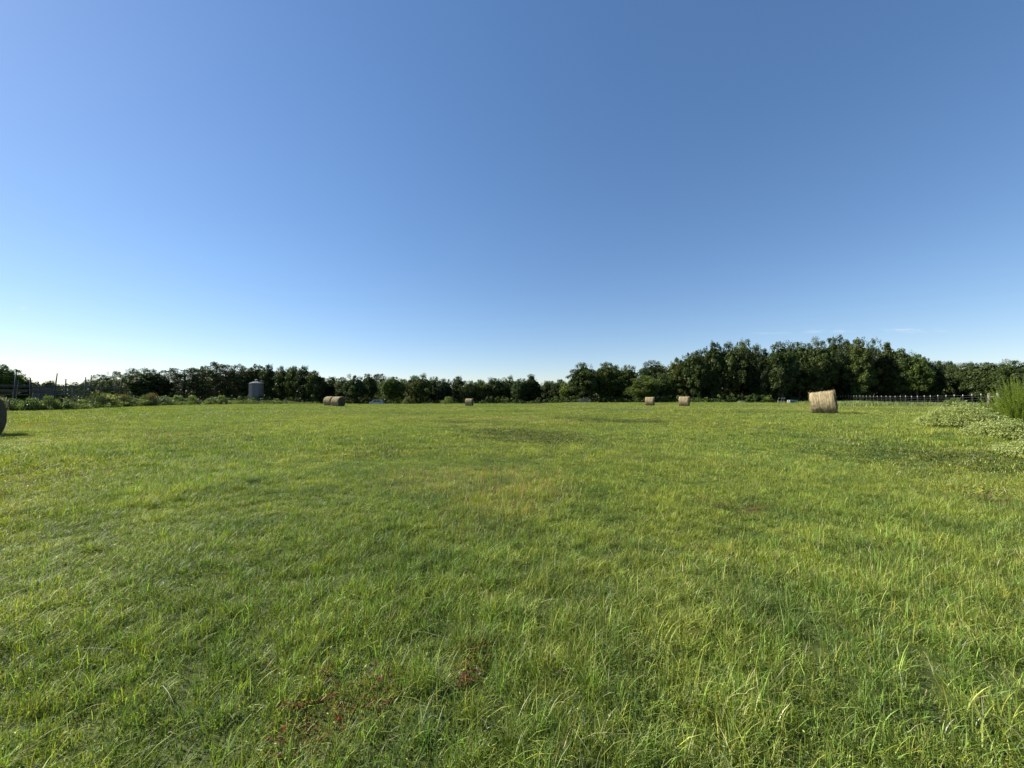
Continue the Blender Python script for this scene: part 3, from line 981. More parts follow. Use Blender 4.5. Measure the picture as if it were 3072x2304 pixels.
def bush(proto, px, Z, pw, py, label, name="shrub", group="shrubs along the brushy fence line"):
    p = at(px, Z)
    H = PZ(py, Z) - p.z
    me, sm, h, w_ = proto
    t = thing(name, p, label, "shrub", group, rz=random.uniform(0, 6.28))
    s = pw * 1.1 / F * Z / w_
    t.scale = (s, s, H / h)
    link("foliage", me, t); link("stems", sm, t)
    return t


for a in [
 (B1, 12, 43.5, 60, 1189, "weedy green bush right behind the dark bale at the left edge"),
 (B2, 62, 44, 56, 1190, "olive bush below the tall leftmost corral post"),
 (B1, 104, 45, 50, 1188, "bright bush below the leaning corral post"),
 (B1, 150, 47, 44, 1180, "yellow-green bush at the foot of the tallest middle corral post"),
 (B2, 190, 48.5, 44, 1187, "bush behind the small dark fence sign"),
 (B1, 232, 52, 50, 1194, "low pale bush between the sign and the big orange-tinged bush"),
 (B3, 308, 60, 84, 1170, "largest bush of the brush line, with orange-tinged leaves"),
 (B4, 374, 66, 54, 1180, "rounded bush with a rusty patch, right of the largest bush"),
 (B1, 415, 70, 56, 1192, "low grey-green bush right of the rusty-patched bush"),
 (B4, 448, 72, 50, 1176, "spiky yellowish bush under the broad dark round tree"),
 (B2, 490, 76, 56, 1183, "olive bush below the short tree in the sky gap"),
 (B1, 535, 80, 54, 1181, "leafy bush at the foot of the layered pine"),
 (B1, 572, 82, 44, 1181, "upright bush just left of the short wooden post"),
 (B2, 630, 86, 50, 1188, "dark bush between the short wooden post and the pipe rail"),
 (B1, 665, 88, 44, 1181, "tall leafy bush at the left end of the pipe rail"),
 (B1, 716, 96, 40, 1196, "small bush left of the grain bin's foot"),
 (B2, 762, 100, 50, 1199, "low bush in front of the grain bin"),
 (B1, 824, 100, 36, 1193, "pale round bush right of the grain bin"),
 (B2, 866, 102, 40, 1198, "dark low bush between the pale bush and the paired bales"),
 (B4, 1222, 98, 30, 1186, "small yellow-topped bush over a black shadow, right of the silver car"),
 (B1, 1338, 99, 44, 1186, "low bright bush left of the lone centre bale"),
 (B1, 2292, 88, 14, 1203, "tiny bush in the black shade left of the hay feeder"),
 (B1, 2862, 44, 50, 1189, "tall weedy bush among the near white-tipped fence posts"),
 (B1, 2560, 66, 60, 1200, "low pale bush under the far white-tipped posts"),
]:
    bush(*a)
v, q, t, c = strip(L2([(-40, 43), (30, 43), (120, 46), (200, 50), (300, 60), (400, 69), (500, 76), (600, 83), (750, 97), (960, 103)]), 1100, .4, 1.15, .11,
                   [(.12, .165, .05), (.09, .125, .045), (.155, .20, .06)], rad=(.25, .5), per=60, spread=.9)
bl = link("brush", npmesh("brush", v, q, t, tint=c, mat=M['brush']))
tag(bl, "tangled green brush running along the left fence line", "brush", kind="stuff")

# ------------------------------------------------------------------ hay bales
def bale_meshes():
    nx, na = 15, 72
    Lh, Rr = .61, .76
    vs = []
    for i in range(nx):
        x = -Lh + 2 * Lh * i / (nx - 1)
        edge = min(1, (Lh - abs(x)) / .07)
        rr0 = Rr * (1 - .045 * (1 - edge) ** 2)
        for k in range(na):
            a = 2 * math.pi * k / na
            r = rr0 + (vnoise(x * 3 + 5, a * 3, .5, 5) - .5) * .035
            y, z = r * math.sin(a), r * math.cos(a)
            if z < -Rr * .86: z = -Rr * .86 - (abs(z) - Rr * .86) * .3
            vs.append((x, float(y), float(z) + Rr * .9))
    fs = [(i * na + k, i * na + (k + 1) % na, (i + 1) * na + (k + 1) % na, (i + 1) * na + k) for i in range(nx - 1) for k in range(na)]
    side = bpy.data.meshes.new("net_wrapped_side"); side.from_pydata(vs, [], fs); side.materials.append(M['bale_side'])
    side.polygons.foreach_set("use_smooth", [True] * len(fs))
    ends = []
    for s in (-1, 1):
        v = []; f = []
        rings = [1, .8, .6, .4, .2]
        edge = vs[:na] if s < 0 else vs[-na:]
        for r in rings:
            for k in range(na):
                x, y, z = edge[k]
                zc = Rr * .9
                xx = s * (Lh + .05 * (1 - r ** 2) + (float(vnoise(r * 9, k * .5, 1.0, 9)) - .5) * .04 * (r < 1))
                v.append((xx, y * r, (z - zc) * r + zc))
        v.append((s * (Lh + .05), 0, Rr * .9))
        for i in range(len(rings) - 1):
            for k in range(na):
                f.append((i * na + k, i * na + (k + 1) % na, (i + 1) * na + (k + 1) % na, (i + 1) * na + k))
        for k in range(na): f.append(((len(rings) - 1) * na + k, (len(rings) - 1) * na + (k + 1) % na, len(v) - 1))
        m = bpy.data.meshes.new("end_face"); m.from_pydata(v, [], f); m.materials.append(M['bale_end'])
        ends.append(m)
    # loose straw bristling from the surface
    n = 2600
    a = rng.uniform(0, 2 * np.pi, n); x = rng.uniform(-.62, .62, n)
    rim = rng.uniform(0, 1, n) < .3
    x = np.where(rim, np.sign(x) * .63, x)
    c = np.stack([x, .765 * np.sin(a), .765 * np.cos(a) + .69], -1)
    nr = np.stack([np.where(rim, np.sign(x) * 1.2, 0), np.sin(a), np.cos(a)], -1)
    dirs = nr * rng.uniform(.1, .6, (n, 1)) + rng.normal(0, .6, (n, 3))
    dirs /= np.linalg.norm(dirs, axis=1, keepdims=True)
    ln = rng.uniform(.04, .11, (n, 1)); sdv = np.cross(dirs, rng.normal(0, 1, (n, 3))); sdv /= np.linalg.norm(sdv, axis=1, keepdims=True)
    vv = np.stack([c - sdv * .004, c + sdv * .004, c + dirs * ln], 1).reshape(-1, 3)
    k = vv[:, 2] > .03
    tr = np.arange(n)[:, None] * 3 + np.arange(3)[None]
    tr = tr[c[:, 2] > .12]
    col = np.repeat(np.array([.38, .31, .17])[None] * rng.uniform(.6, 1.25, (n, 1)), 3, 0)
    st = npmesh("loose_straw", vv, None, tr, tint=col, mat=M['straw'])
    return side, ends, st


bside, bends, bstraw = bale_meshes()


def bale(x, y, az, label, scale=1.0, tilt=0, dz=0, yscale=1.0):
    """az: compass azimuth (from +Y clockwise) of the bale's axis"""
    t = thing("hay_bale", (x, y, float(G(x, y)) - .03 + dz), label, "hay bale", "round hay bales in the field")
    t.rotation_mode = 'XYZ'
    t.rotation_euler = Euler((0, -R(tilt), R(90 - az)))
    t.scale = (scale * yscale, scale, scale)
    link("net_wrapped_side", bside, t)
    for m in bends: link("end_face", m, t)
    link("loose_straw", bstraw, t)
    return t


bale(-20.39, 14.48, 58, "round hay bale cut by the left edge, showing only its dark rounded end", 1.05)
bale(PX(1015, 54.5), 54.5, 108, "nearer bale of the touching pair, its shaded end facing right")
bale(PX(991, 58.5), 58.5, 108, "farther left bale of the touching pair, half hidden behind its partner", dz=.05)
bale(PX(1408, 70), 70, 97, "smallest lone bale near the middle of the far field edge", .98)
bale(PX(1949, 60), 60, 119, "left one of the two separate small bales before the tall woods", .98, dz=.0)
bale(PX(2052, 54), 54, 123, "right one of the two separate small bales before the tall woods", 1.0)
bale(PX(2474, 25.6), 25.6, 134, "large sunlit straw-coloured bale tilted up at its right end", 1.03, tilt=7, dz=.02)

# ------------------------------------------------------------------ grain bin
p = at(769, 106)
gb = thing("grain_bin", p, "grey corrugated steel grain bin with cone roof in front of the trees", "grain bin")
sc_ = 3.25 / 3.3
HB = PZ(1150, 106) - p.z
mb = MB()
prof = []
nr = 44
for i in range(nr + 1):
    z = .25 + (HB - .25) * i / nr
    prof.append((1.62 + (.022 if i % 2 else -.022) + (.02 if i % 8 == 0 else 0), z))
mb.lathe(prof, 48); mb.build("wall", M['steel'], gb)
mb = MB()
apex = PZ(1142, 106) - p.z
mb.lathe([(1.60, HB - .02), (1.74, HB - .03), (1.72, HB + .03), (.42, apex - .05), (.36, apex - .04)], 24); rf = mb.build("roof", M['steel'], gb)
mb = MB()
for k in range(24):
    a = 2 * math.pi * k / 24
    mb.tube([(1.7 * math.cos(a), 1.7 * math.sin(a), HB + .05), (.42 * math.cos(a), .42 * math.sin(a), apex - .02)], .022, 4)
mb.build("roof_rib", M['steel'], rf)
mb = MB()
mb.lathe([(.38, apex - .08), (.38, apex + .18), (.44, apex + .18), (.2, apex + .34), (0.001, apex + .38)], 20); mb.build("roof_cap", M['steel'], rf)
for k in range(8):
    a = 2 * math.pi * k / 8 + .2
    mb = MB(); mb.box((1.68 * math.cos(a), 1.68 * math.sin(a), HB / 2 - .05), (.07, .07, HB), Matrix.Rotation(a, 3, 'Z')); mb.build("stiffener", M['steel'], gb)
mb = MB()
for s in (-.2, .2):
    mb.tube([(-1.3 + s * .6, -1.25 + s * -.6, .4), (-1.3 + s * .6, -1.25 - s * .6, HB)], .025, 5)
for i in range(16):
    z = .5 + i * (HB - .6) / 15
    mb.tube([(-1.42, -1.13, z), (-1.18, -1.37, z)], .018, 4)
mb.build("ladder", M['steel'], gb)
mb = MB(); mb.lathe([(0.001, -.3), (1.78, -.3), (1.78, .26), (0.001, .26)], 32); mb.build("concrete_base", simple("concrete", (.35, .34, .32), .9), gb)

# ------------------------------------------------------------------ cattle corral at the left
ct = thing("corral", at(200, 47), "dark post-and-rail cattle corral with tall uneven posts behind the brush", "corral")
ZC = 47.0


def cdepth(px):
    return float(np.interp(px, [0, 150, 208, 262, 363], [46, 49.5, 54, 59, 69]))


def cpt(px, py, Z=ZC):
    Z = cdepth(px) + (Z - 46.4)
    v = Vector((PX(px, Z), Z, PZ(py, Z)))
    return v - ct.location


def rnd_post(px_top, py_top, px_bot, Z, r=.085, name="post", mat=None, jag=0.02):
    b = cpt(px_bot, 1195, Z); b.z = float(G(b.x + ct.location.x, b.y + ct.location.y)) - .3 - ct.location.z
    tpt = cpt(px_top, py_top, Z)
    m = tpt.lerp(b, .5) + Vector((random.uniform(-jag, jag), 0, 0))
    mb = MB(); mb.tube([b, m, tpt], [r, r * .92, r * .72], 8)
    return mb.build(name, mat or M['darksteel'], ct, smooth=True)


for (xt, yt, xb, Z) in ((46, 1114, 41, 46.2), (89, 1133, 95, 46.6), (169, 1120, 160, 46.2), (196, 1136, 197, 48.5), (255, 1131, 255, 48.5),
                        (272, 1125, 265, 46.4), (346, 1129, 346, 50), (364, 1127, 359, 46.8), (-30, 1120, -34, 46.4)):
    rnd_post(xt, yt, xb, Z)
rnd_post(112, 1144, 135, 46.3, r=.075, name="leaning_post")
for (xa, ya, xb_, yb, hgt, Z) in ((-60, 1155, 92, 1157, .10, 46.5), (-60, 1160, 92, 1161, .06, 46.7), (-60, 1170, 84, 1171, .13, 46.5), (-60, 1175, 84, 1175, .08, 46.7),
                                  (92, 1157, 272, 1159.5, .09, 46.5), (92, 1162, 272, 1163.5, .08, 46.7), (92, 1172, 268, 1173, .09, 46.5), (92, 1177, 268, 1178, .1, 46.7),
                                  (272, 1161, 362, 1161.5, .08, 46.7), (272, 1166, 362, 1166.5, .1, 46.9), (120, 1183, 268, 1184, .09, 46.6), (-60, 1183, 90, 1184, .09, 46.6)):
    a = cpt(xa, ya, Z); b = cpt(xb_, yb, Z)
    q1 = [cpt(xa + (xb_ - xa) * k / 6, ya + (yb - ya) * k / 6, Z) for k in range(7)]
    mb = MB(); mb.tube(q1, hgt * .95, 6); mb.build("rail", M['rail'], ct)
mb = MB()
a = cpt(168, 1163, 49.2); b = cpt(238, 1163, 49.2); zb = float(G(a.x, 49)) - ct.location.z
for i in range(12):
    x0 = a.x + (b.x - a.x) * (i + .5) / 12
    mb.box((x0, a.y + (.02 if i % 2 else 0), (a.z + zb) / 2), ((b.x - a.x) / 12 * .97, .04, a.z - zb))
mb.build("sheet_panel", M['sheet'], ct)
for (xt, yt, xb, r) in ((54, 1138, 45, .03), (40, 1177, 34, .035), (100, 1178, 93, .035), (217, 1165, 217, .05)):
    rnd_post(xt, yt, xb, 46.0, r=r, name="thin_stake", mat=M['wood'])

# sign and wire fence in the brush
fl = [(-20, 42.5), (30, 43), (83, 44.2), (147, 46.2), (208, 50), (262, 55), (313, 60), (363, 64.5), (407, 68.5)]
f1 = thing("wire_fence", at(147, 46.2), "thin wire fence on dark steel posts half buried in the left brush", "fence")
tops = []
for i, (px, Z) in enumerate(fl):
    g = at(px, Z) - f1.location
    mb = MB(); mb.tube([g - Vector((0, 0, .2)), g + Vector((0, 0, 1.35))], .035, 6); mb.build("post", M['darksteel'], f1)
    tops.append(g)
for h in (.5, .9, 1.3):
    mb = MB(); mb.tube([g + Vector((0, 0, h)) for g in tops], .008, 4); mb.build("wire", M['wire'], f1)
p = at(187, 47.2)
sg = thing("fence_sign", p, "small black blank sign on a post in the left brush", "sign")
mb = MB(); mb.tube([(0, 0, -.2), (0, 0, 1.4)], .03, 6); mb.build("post", M['darksteel'], sg)
mb = MB(); mb.box((0, -.05, 1.2), (.36, .03, .46)); mb.build("panel", M['tyre'], sg, bevel=.02)

# pipe rail fence right of the brush
f2 = thing("pipe_fence", at(830, 100), "low pipe rail fence running in front of the grain bin", "fence")
tops = []
for px, Z in ((686, 91), (730, 93), (775, 95), (820, 98), (866, 101), (912, 104), (955, 107)):
    g = at(px, Z) - f2.location
    tops.append(g + Vector((0, 0, 1.12)))
    mb = MB(); mb.tube([g - Vector((0, 0, .2)), g + Vector((0, 0, 1.12))], .06, 6); mb.build("post", M['darksteel'], f2)
mb = MB(); mb.tube(tops, .07, 6); mb.build("top_rail", M['darksteel'], f2)
mb = MB(); mb.tube([g - Vector((0, 0, .5)) for g in tops], .04, 6); mb.build("lower_rail", M['darksteel'], f2)

p = at(597, 82)
wp = thing("wooden_post", p, "short grey weathered wooden post standing alone at the brush edge", "post")
mb = MB(); mb.tube([(0, 0, -.3), (.02, 0, .6), (0, 0, PZ(1195, 82) - p.z - .05)], [.17, .16, .15], 10); mb.build("shaft", M['wood'], wp, smooth=True)
mb = MB(); mb.tube([(0, 0, PZ(1195, 82) - p.z - .05), (0, 0, PZ(1195, 82) - p.z)], [.15, .09], 10); mb.build("weathered_top", M['wood'], wp)

# ------------------------------------------------------------------ middle fence and gate
f3 = thing("wire_fence", at(1690, 100), "sparse wire fence crossing the middle of the far field edge", "fence")
tops = []
for i, (px, Z, top, r) in enumerate(((1560, 104, 1208, .05), (1579, 103, 1208, .05), (1620, 102, 1207, .05), (1662, 102, 1208, .05), (1702, 100, 1208, .05),
                                    (1772, 98, 1206, .17), (1826, 97, 1204, .12), (1905, 95, 1205, .05), (1990, 93, 1205, .05))):
    g = at(px, Z) - f3.location
    tz = max(PZ(top, Z) - f3.location.z, g.z + 1.0)
    mb = MB(); mb.tube([g - Vector((0, 0, .2)), Vector((g.x, g.y, tz))], [r, r * .9], 8)
    mb.build("thick_post" if r > .1 else "post", M['darkwood'] if r > .1 else M['tpost'], f3)
    tops.append(Vector((g.x, g.y, tz - .1)))
for h in (0, .35, .7):
    mb = MB(); mb.tube([g - Vector((0, 0, h)) for g in tops], .012, 4); mb.build("wire", M['wire'], f3)
p = at(1752, 93)
gt_ = thing("metal_gate", p, "low pale metal gate left of the thick dark fence post", "gate")
wG = PX(1770, 93) - PX(1732, 93)
hG = .95
mb = MB()
for s in (-1, 1): mb.tube([(s * wG / 2, 0, .1), (s * wG / 2, 0, hG)], .03, 6)
mb.build("frame", M['steel'], gt_)
for i in range(5):
    z = .14 + i * (hG - .14) / 4
    mb = MB(); mb.tube([(-wG / 2, 0, z), (wG / 2, 0, z)], .026, 6); mb.build("bar", M['palesteel'], gt_)

# ------------------------------------------------------------------ white-tipped steel post fence at the right
TP = [2943, 2915.8, 2888.3, 2862.5, 2837.9, 2813.3, 2790.6, 2772.5, 2751.8, 2734.3, 2716.4, 2700.6, 2684.8, 2670.2, 2657.9, 2644, 2631.6, 2620.7,
      2609.9, 2599, 2588.8, 2579.3, 2569.3, 2561.3, 2552.8, 2544.6, 2536.1, 2527.9, 2520.5, 2513.3, 2506, 2499.5, 2493, 2487]
Z0 = 45.0
f4 = thing("steel_post_fence", at(2943, Z0), "long wire fence of thin steel posts with bright white tips", "fence")
tops = []
for i, px in enumerate(TP):
    Z = Z0 * (1 + .0391 * i)
    g = at(px, Z) - f4.location
    top = np.interp(px, [2500, 2560, 2640, 2750, 2850, 2943], [1187.5, 1186.5, 1187.5, 1187, 1184.5, 1181.5])
    tz = PZ(float(top), Z) - f4.location.z + random.uniform(-.04, .04)
    dx = random.uniform(-.03, .03)
    mb = MB()
    mb.box((g.x, g.y, (g.z - .3 + tz) / 2), (.045, .012, tz - g.z + .3))
    mb.box((g.x, g.y + .02, (g.z - .3 + tz) / 2), (.012, .028, tz - g.z + .29))
    po = mb.build("steel_post", M['tpost'], f4)
    mb = MB(); mb.box((g.x, g.y + .006, tz - .10), (.06, .05, .19)); mb.build("white_tip", M['white'], po)
    tops.append(Vector((g.x, g.y - .03, tz - .12)))
pw_ = at(2966, 43.6) - f4.location
pt = PZ(1179, 43.6) - f4.location.z
mb = MB(); mb.tube([pw_ - Vector((0, 0, .3)), Vector((pw_.x, pw_.y, pt))], [.13, .12], 12); mb.build("wooden_corner_post", M['wood'], f4, smooth=True)
p2 = at(2993, 42.4) - f4.location
mb = MB(); mb.tube([Vector((pw_.x, pw_.y, pt - .42)), Vector((p2.x, p2.y, pt - .42))], .07, 8); mb.build("brace_rail", M['wood'], f4, smooth=True)
mb = MB(); mb.tube([p2 - Vector((0, 0, .3)), Vector((p2.x, p2.y, pt))], [.13, .12], 12); mb.build("wooden_corner_post", M['wood'], f4, smooth=True)
tops.insert(0, Vector((pw_.x, pw_.y - .1, pt - .3)))
for h in (.02, .3, .6, .9):
    mb = MB(); mb.tube([g - Vector((0, 0, h)) for g in tops], .0065, 4); mb.build("wire", M['wire'], f4)

# ------------------------------------------------------------------ silver car beyond the crest
p = at(1131, 100)
car = thing("car", p, "silver car parked beyond the field edge, mostly hidden by tall grass", "car")
topz = PZ(1199.5, 100) - p.z
k = topz / 1.48
car.scale = (.86, .9, k)
prof = [(-2.05, .32), (-2.1, .7), (-2.0, .86), (-1.35, .96), (-.75, 1.42), (-.5, 1.47), (1.2, 1.48), (1.55, 1.42), (1.95, .98), (2.08, .9), (2.1, .35)]
mb = MB(); mb.prism(prof, -.85, .85); mb.build("body", M['carpaint'], car, bevel=.06)
for s in (-1, 1):
    mb = MB(); y = s * .857
    mb.add([(-1.12, y, .98), (-.66, y, 1.38), (.1, y, 1.41), (.1, y, .98)], [(0, 1, 2, 3)] if s > 0 else [(3, 2, 1, 0)])
    mb.build("window", M['glass'], car)
    mb = MB(); mb.add([(.18, y, .98), (.18, y, 1.41), (1.2, y, 1.40), (1.62, y, 1.0)], [(0, 1, 2, 3)] if s > 0 else [(3, 2, 1, 0)])
    mb.build("window", M['glass'], car)
    for x in (-1.3, 1.35):
        mb = MB(); mb.tube([(x, s * .64, .32), (x, s * .87, .32)], .32, 20); wh = mb.build("wheel", M['tyre'], car)
        mb = MB(); mb.tube([(x, s * .865, .32), (x, s * .885, .32)], .19, 16); mb.build("rim", M['steel'], wh)
mb = MB(); mb.add([(-1.33, -.72, .99), (-.77, -.66, 1.44), (-.77, .66, 1.44), (-1.33, .72, .99)], [(0, 1, 2, 3)])
mb.v = [(x - .02, y, z + .02) for x, y, z in mb.v]; mb.build("windscreen", M['glass'], car)

# ------------------------------------------------------------------ hay feeder, box and grass-grown mound by the wood
p = at(2345, 84)
hf = thing("hay_feeder", p, "thin curved-rib metal hay feeder standing before the black shade", "hay feeder")
top = PZ(1194, 84) - p.z
for i, x in enumerate((-.75, -.05, .45)):
    mb = MB()
    mb.tube([(x - .12, 0, 0), (x - .12, 0, top * .45), (x, 0, top * .85), (x + .25, .1, top), (x + .5, .3, top)], .05, 6)
    mb.build("curved_rib", M['palesteel'], hf, smooth=True)
for z in (.45, .98):
    mb = MB(); mb.tube([(-.85 if z < .9 else -.6, 0, top * z), (.55, 0, top * z)], .028, 6); mb.build("rail", M['steel'], hf)
mb = MB(); mb.tube([(.5, .1, top * .62), (1.3, .1, top * .60)], .025, 6); mb.build("side_rail", M['steel'], hf)
p = at(2377, 84)
bx = thing("feed_box", p, "small white and teal box standing right of the hay feeder", "box")
top = PZ(1200, 84) - p.z
mb = MB(); mb.box((-.60, 0, top / 2 + .05), (.62, .9, top - .1)); mb.build("white_end", M['dullwhite'], bx, bevel=.05)
mb = MB(); mb.box((.25, 0, top / 2), (1.06, .88, top * .96)); mb.build("teal_side", M['teal'], bx, bevel=.05)
mb = MB(); mb.box((-.60, -.47, top * .55), (.34, .03, .2)); mb.build("vent", M['darksteel'], bx)

p = at(2224, 86)
om = thing("old_bale_mound", p, "low rounded old bale grown over with grass, before the dark wood", "mound")
top = PZ(1203.5, 86) - p.z
mb = MB(); mb.prism([(.85 * math.cos(a), top * math.sin(a)) for a in np.linspace(0, math.pi, 19)], -.6, .6)
mb.build("hay_core", simple("old_grey_hay", (.30, .30, .22), .95, scale=12, bump=.5), om, bevel=.08)
n = 500
a = rng.uniform(0.1, 3.0, n)
v, q, t, c = leaves(np.stack([.85 * np.cos(a), rng.uniform(-.6, .6, n), top * np.sin(a)], -1), rng.normal(0, 1, (n, 3)), rng.uniform(.08, .18, n), np.array([.13, .17, .06])[None] * rng.uniform(.6, 1.3, (n, 1)))
k_ = npmesh("overgrowth", v, q, t, tint=c, mat=M['brush']); link("overgrowth", k_, om)

# ------------------------------------------------------------------ right-hand plants
def fennel():
    Z = 13.0
    p = at(3082, Z)
    t = thing("feathery_plant", p, "tall feathery bright green fennel-like plant at the right edge", "plant")
    ns = 360
    sb = MB()
    cs, ds, ln = [], [], []
    cols = []
    for i in range(ns):
        a = rng.uniform(0, 6.28); r0 = .85 * math.sqrt(rng.uniform(0, 1))
        x0, y0 = r0 * math.cos(a), r0 * math.sin(a) * .8
        h = rng.uniform(1.1, 2.08) * (1 - .50 * (r0 / .80) ** 2)
        lx, ly = x0 * .5 + rng.normal(0, .12), y0 * .5 + rng.normal(0, .12)
        P0 = np.array([x0, y0, -.05]); P1 = P0 + [lx * .25, ly * .25, h * .6]; P2 = P0 + [lx, ly, h]
        sb.tube([P0, P1, P2], [.007, .005, .002], 4, cap=False)
        nn = 420
        tt = rng.uniform(.12, 1, nn)[:, None]
        q = P0 * (1 - tt) ** 2 + 2 * P1 * tt * (1 - tt) + P2 * tt ** 2
        d = rand_dir(nn) * [1, 1, .5] + [0, 0, .55]
        d /= np.linalg.norm(d, axis=1, keepdims=True)
        cs.append(q); ds.append(d); ln.append((.11 * (1.2 - tt)))
        cols.append(np.array([[.17, .235, .030]]) * rng.uniform(.7, 1.3) * rng.uniform(.8, 1.2, (nn, 1)))
    c = np.concatenate(cs); d = np.concatenate(ds); l = np.concatenate(ln)
    n = len(c)
    s = np.cross(d, rng.normal(0, 1, (n, 3))); s /= np.linalg.norm(s, axis=1, keepdims=True)
    v = np.stack([c - s * .0028, c + s * .0028, c + d * l], 1).reshape(-1, 3)
    me = npmesh("feathery_leaves", v, None, np.arange(n)[:, None] * 3 + np.arange(3)[None], tint=np.repeat(np.concatenate(cols), 3, 0), mat=M['fennel'])
    link("feathery_leaves", me, t)
    sb.build("stems", M['stem'], t)


fennel()


def lance_bush(px, Z, wid, dep, hgt, nst, label, seed):
    """sprawling weed with drooping lance-shaped leaves"""
    p = at(px, Z)
    t = thing("leafy_weed", p, label, "weed", "leafy pale green weeds beside the feathery plant")
    n = nst
    a = rng.uniform(0, 6.28, n); r = np.sqrt(rng.uniform(0, 1, n))
    x = r * np.cos(a) * wid / 2; y = r * np.sin(a) * dep / 2
    top = hgt * (1 - .75 * r ** 2) * rng.uniform(.75, 1.1, n)
    per = 26
    V_, C_ = [], []
    X = np.repeat(x, per) + rng.normal(0, .05, n * per); Y = np.repeat(y, per) + rng.normal(0, .05, n * per)
    Zz = np.repeat(top, per) * rng.uniform(.35, 1, n * per)
    fa = rng.uniform(0, 6.28, n * per); l = rng.uniform(.05, .11, n * per); w2 = l * .16
    dx, dy = np.cos(fa), np.sin(fa)
    rise = rng.uniform(-.2, .7, n * per)
    b = np.stack([X, Y, Zz], -1)
    mid = b + np.stack([dx * l * .5, dy * l * .5, rise * l * .5], -1)
    tip = b + np.stack([dx * l, dy * l, rise * l * .2 - l * .3], -1)
    sd_ = np.stack([-dy * w2, dx * w2, np.zeros_like(dx)], -1)
    v = np.stack([b, mid - sd_, mid + sd_, tip], 1).reshape(-1, 3)
    v[:, 2] = np.maximum(v[:, 2], .02)
    i4 = np.arange(n * per)[:, None] * 4
    tr = np.concatenate([i4 + [[0, 1, 2]], i4 + [[2, 1, 3]]])
    col = np.array([.33, .38, .14])[None] * rng.uniform(.55, 1.3, (n * per, 1))
    me = npmesh("leaves", v, None, tr, tint=np.repeat(col, 4, 0), mat=M['brush'])
    link("leaves", me, t)
    sb = MB()
    for i in range(0, n, 2):
        sb.tube([(x[i] * .8, y[i] * .8, -.03), (x[i], y[i], top[i])], [.006, .003], 4, cap=False)
    sb.build("stems", M['stem'], t)


lance_bush(2880, 13.0, 1.8, 2.4, .88, 460, "rounded mound of pale lance-leaved weeds left of the feathery plant", 1)
lance_bush(3020, 10.5, 1.5, 2.0, .55, 260, "lower pale lance-leaved weeds below the feathery plant", 2)
lance_bush(3120, 8.4, 1.2, 1.6, .36, 180, "lance-leaved weeds nearest the camera at the right edge", 3)


# ------------------------------------------------------------------ single weeds standing out in the meadow
def weed(px, py, wid, hgt, n, cols, label, size=.035):
    p = ground_at(px, py)
    t = thing("low_weed", p, label, "weed", "reddish and dark weeds in the meadow")
    a = rng.uniform(0, 6.28, n); r = np.sqrt(rng.uniform(0, 1, n)) * wid / 2
    c = np.stack([r * np.cos(a), r * np.sin(a), hgt * rng.uniform(.15, 1, n)], -1)
    cols = np.array(cols)
    v, q, t3, cc = leaves(c, rng.normal(0, .7, (n, 3)) + [0, 0, .7], rng.uniform(size * .4, size * 1.1, n), cols[rng.integers(0, len(cols), n)] * rng.uniform(.6, 1.3, (n, 1)), .3)
    link("leaves", npmesh("leaves", v, q, t3, tint=cc, mat=M['brush']), t)
    sb = MB()
    for i in range(max(6, n // 25)):
        e_ = c[rng.integers(0, n)]
        sb.tube([(0, 0, -.02), (e_[0] * .6, e_[1] * .6, e_[2] * .5), tuple(e_)], [.004, .003, .0015], 4, cap=False)
    sb.build("stems", simple("reddish_stem", (.16, .05, .03), .7) if 'red_stem' not in M else M['red_stem'], t)


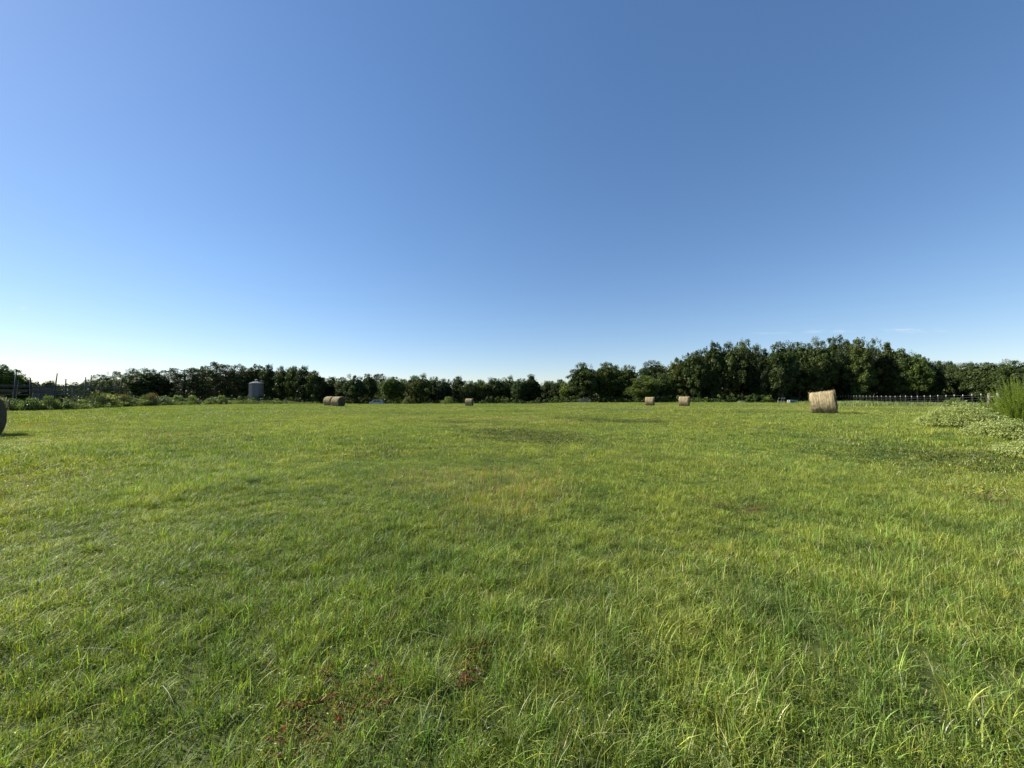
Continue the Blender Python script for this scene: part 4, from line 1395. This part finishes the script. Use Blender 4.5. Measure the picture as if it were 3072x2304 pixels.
M['red_stem'] = simple("reddish_stem", (.16, .05, .03), .7)
RD = [(.13, .032, .018), (.17, .05, .025), (.08, .03, .018), (.12, .14, .03), (.15, .09, .04)]
DK = [(.10, .09, .045), (.07, .10, .035), (.12, .09, .05)]
weed(1085, 2120, .34, .075, 150, RD, "red-leaved weed clump in the foreground grass, lower middle")
weed(915, 2225, .30, .075, 150, RD, "red-leaved weed clump nearest the bottom edge")
weed(885, 2125, .16, .075, 70, RD, "small red weed beside broad yellow-green leaves, left of the larger red clump")
weed(965, 2040, .16, .075, 60, RD, "small red weed behind the foreground red clumps")
weed(1150, 2050, .22, .07, 80, RD, "red-tipped weed just behind and right of the larger red clump")
weed(1420, 1962, .22, .07, 80, RD, "dark reddish weed beside a shadowed hollow in the meadow")
weed(1400, 2050, .16, .08, 90, RD, "faint red weed below the shadowed hollow")
weed(2200, 1530, 1.0, .13, 520, DK, "wide dark purplish weed patch right of centre in the meadow", .032)
weed(2960, 1508, .6, .2, 220, DK, "small brownish weed patch near the right edge of the meadow", .05)
weed(570, 1345, 2.0, .15, 500, DK, "brownish weed patch in the left far meadow", .045)
weed(255, 1428, 1.1, .15, 380, DK, "dark brown weed patch near the left side of the meadow", .032)
weed(75, 1480, 1.2, .16, 420, DK, "dark weedy clump close to the left edge of the meadow", .032)
weed(2105, 1660, .35, .07, 80, RD, "small rusty weed among bleached stems right of centre")


# tall near grass clump at the lower right corner
def tuft(px, py, n, h0, h1, wd, rad, label):
    p = ground_at(px, py)
    t = thing("grass_clump", p, label, "grass clump")
    a = rng.uniform(0, 6.28, n); r = rad * np.sqrt(rng.uniform(0, 1, n))
    v, q, t3, c = blades(n, 1, h0, h1, wd * .5, wd * 1.3, .55, 5, [YG, GR2, GR, PALE], (3, 3, 2, .6), pos=(r * np.cos(a), r * np.sin(a)))
    o = link("blades", npmesh("blades", v, q, t3, tint=c, mat=M['grass']), t)


tuft(3060, 2250, 110, .11, .21, .005, .22, "tall bright grass clump in the bottom right corner")
#tuft(2860, 2330, 70, .22, .4, .010, .15, "arching grass clump left of the corner clump at the bottom")
#tuft(60, 2280, 90, .2, .34, .010, .2, "bright upright grass clump in the bottom left corner")

print("objects", len(bpy.data.objects), "grass instances", len(PXY), "grass verts", len(gmesh_v))
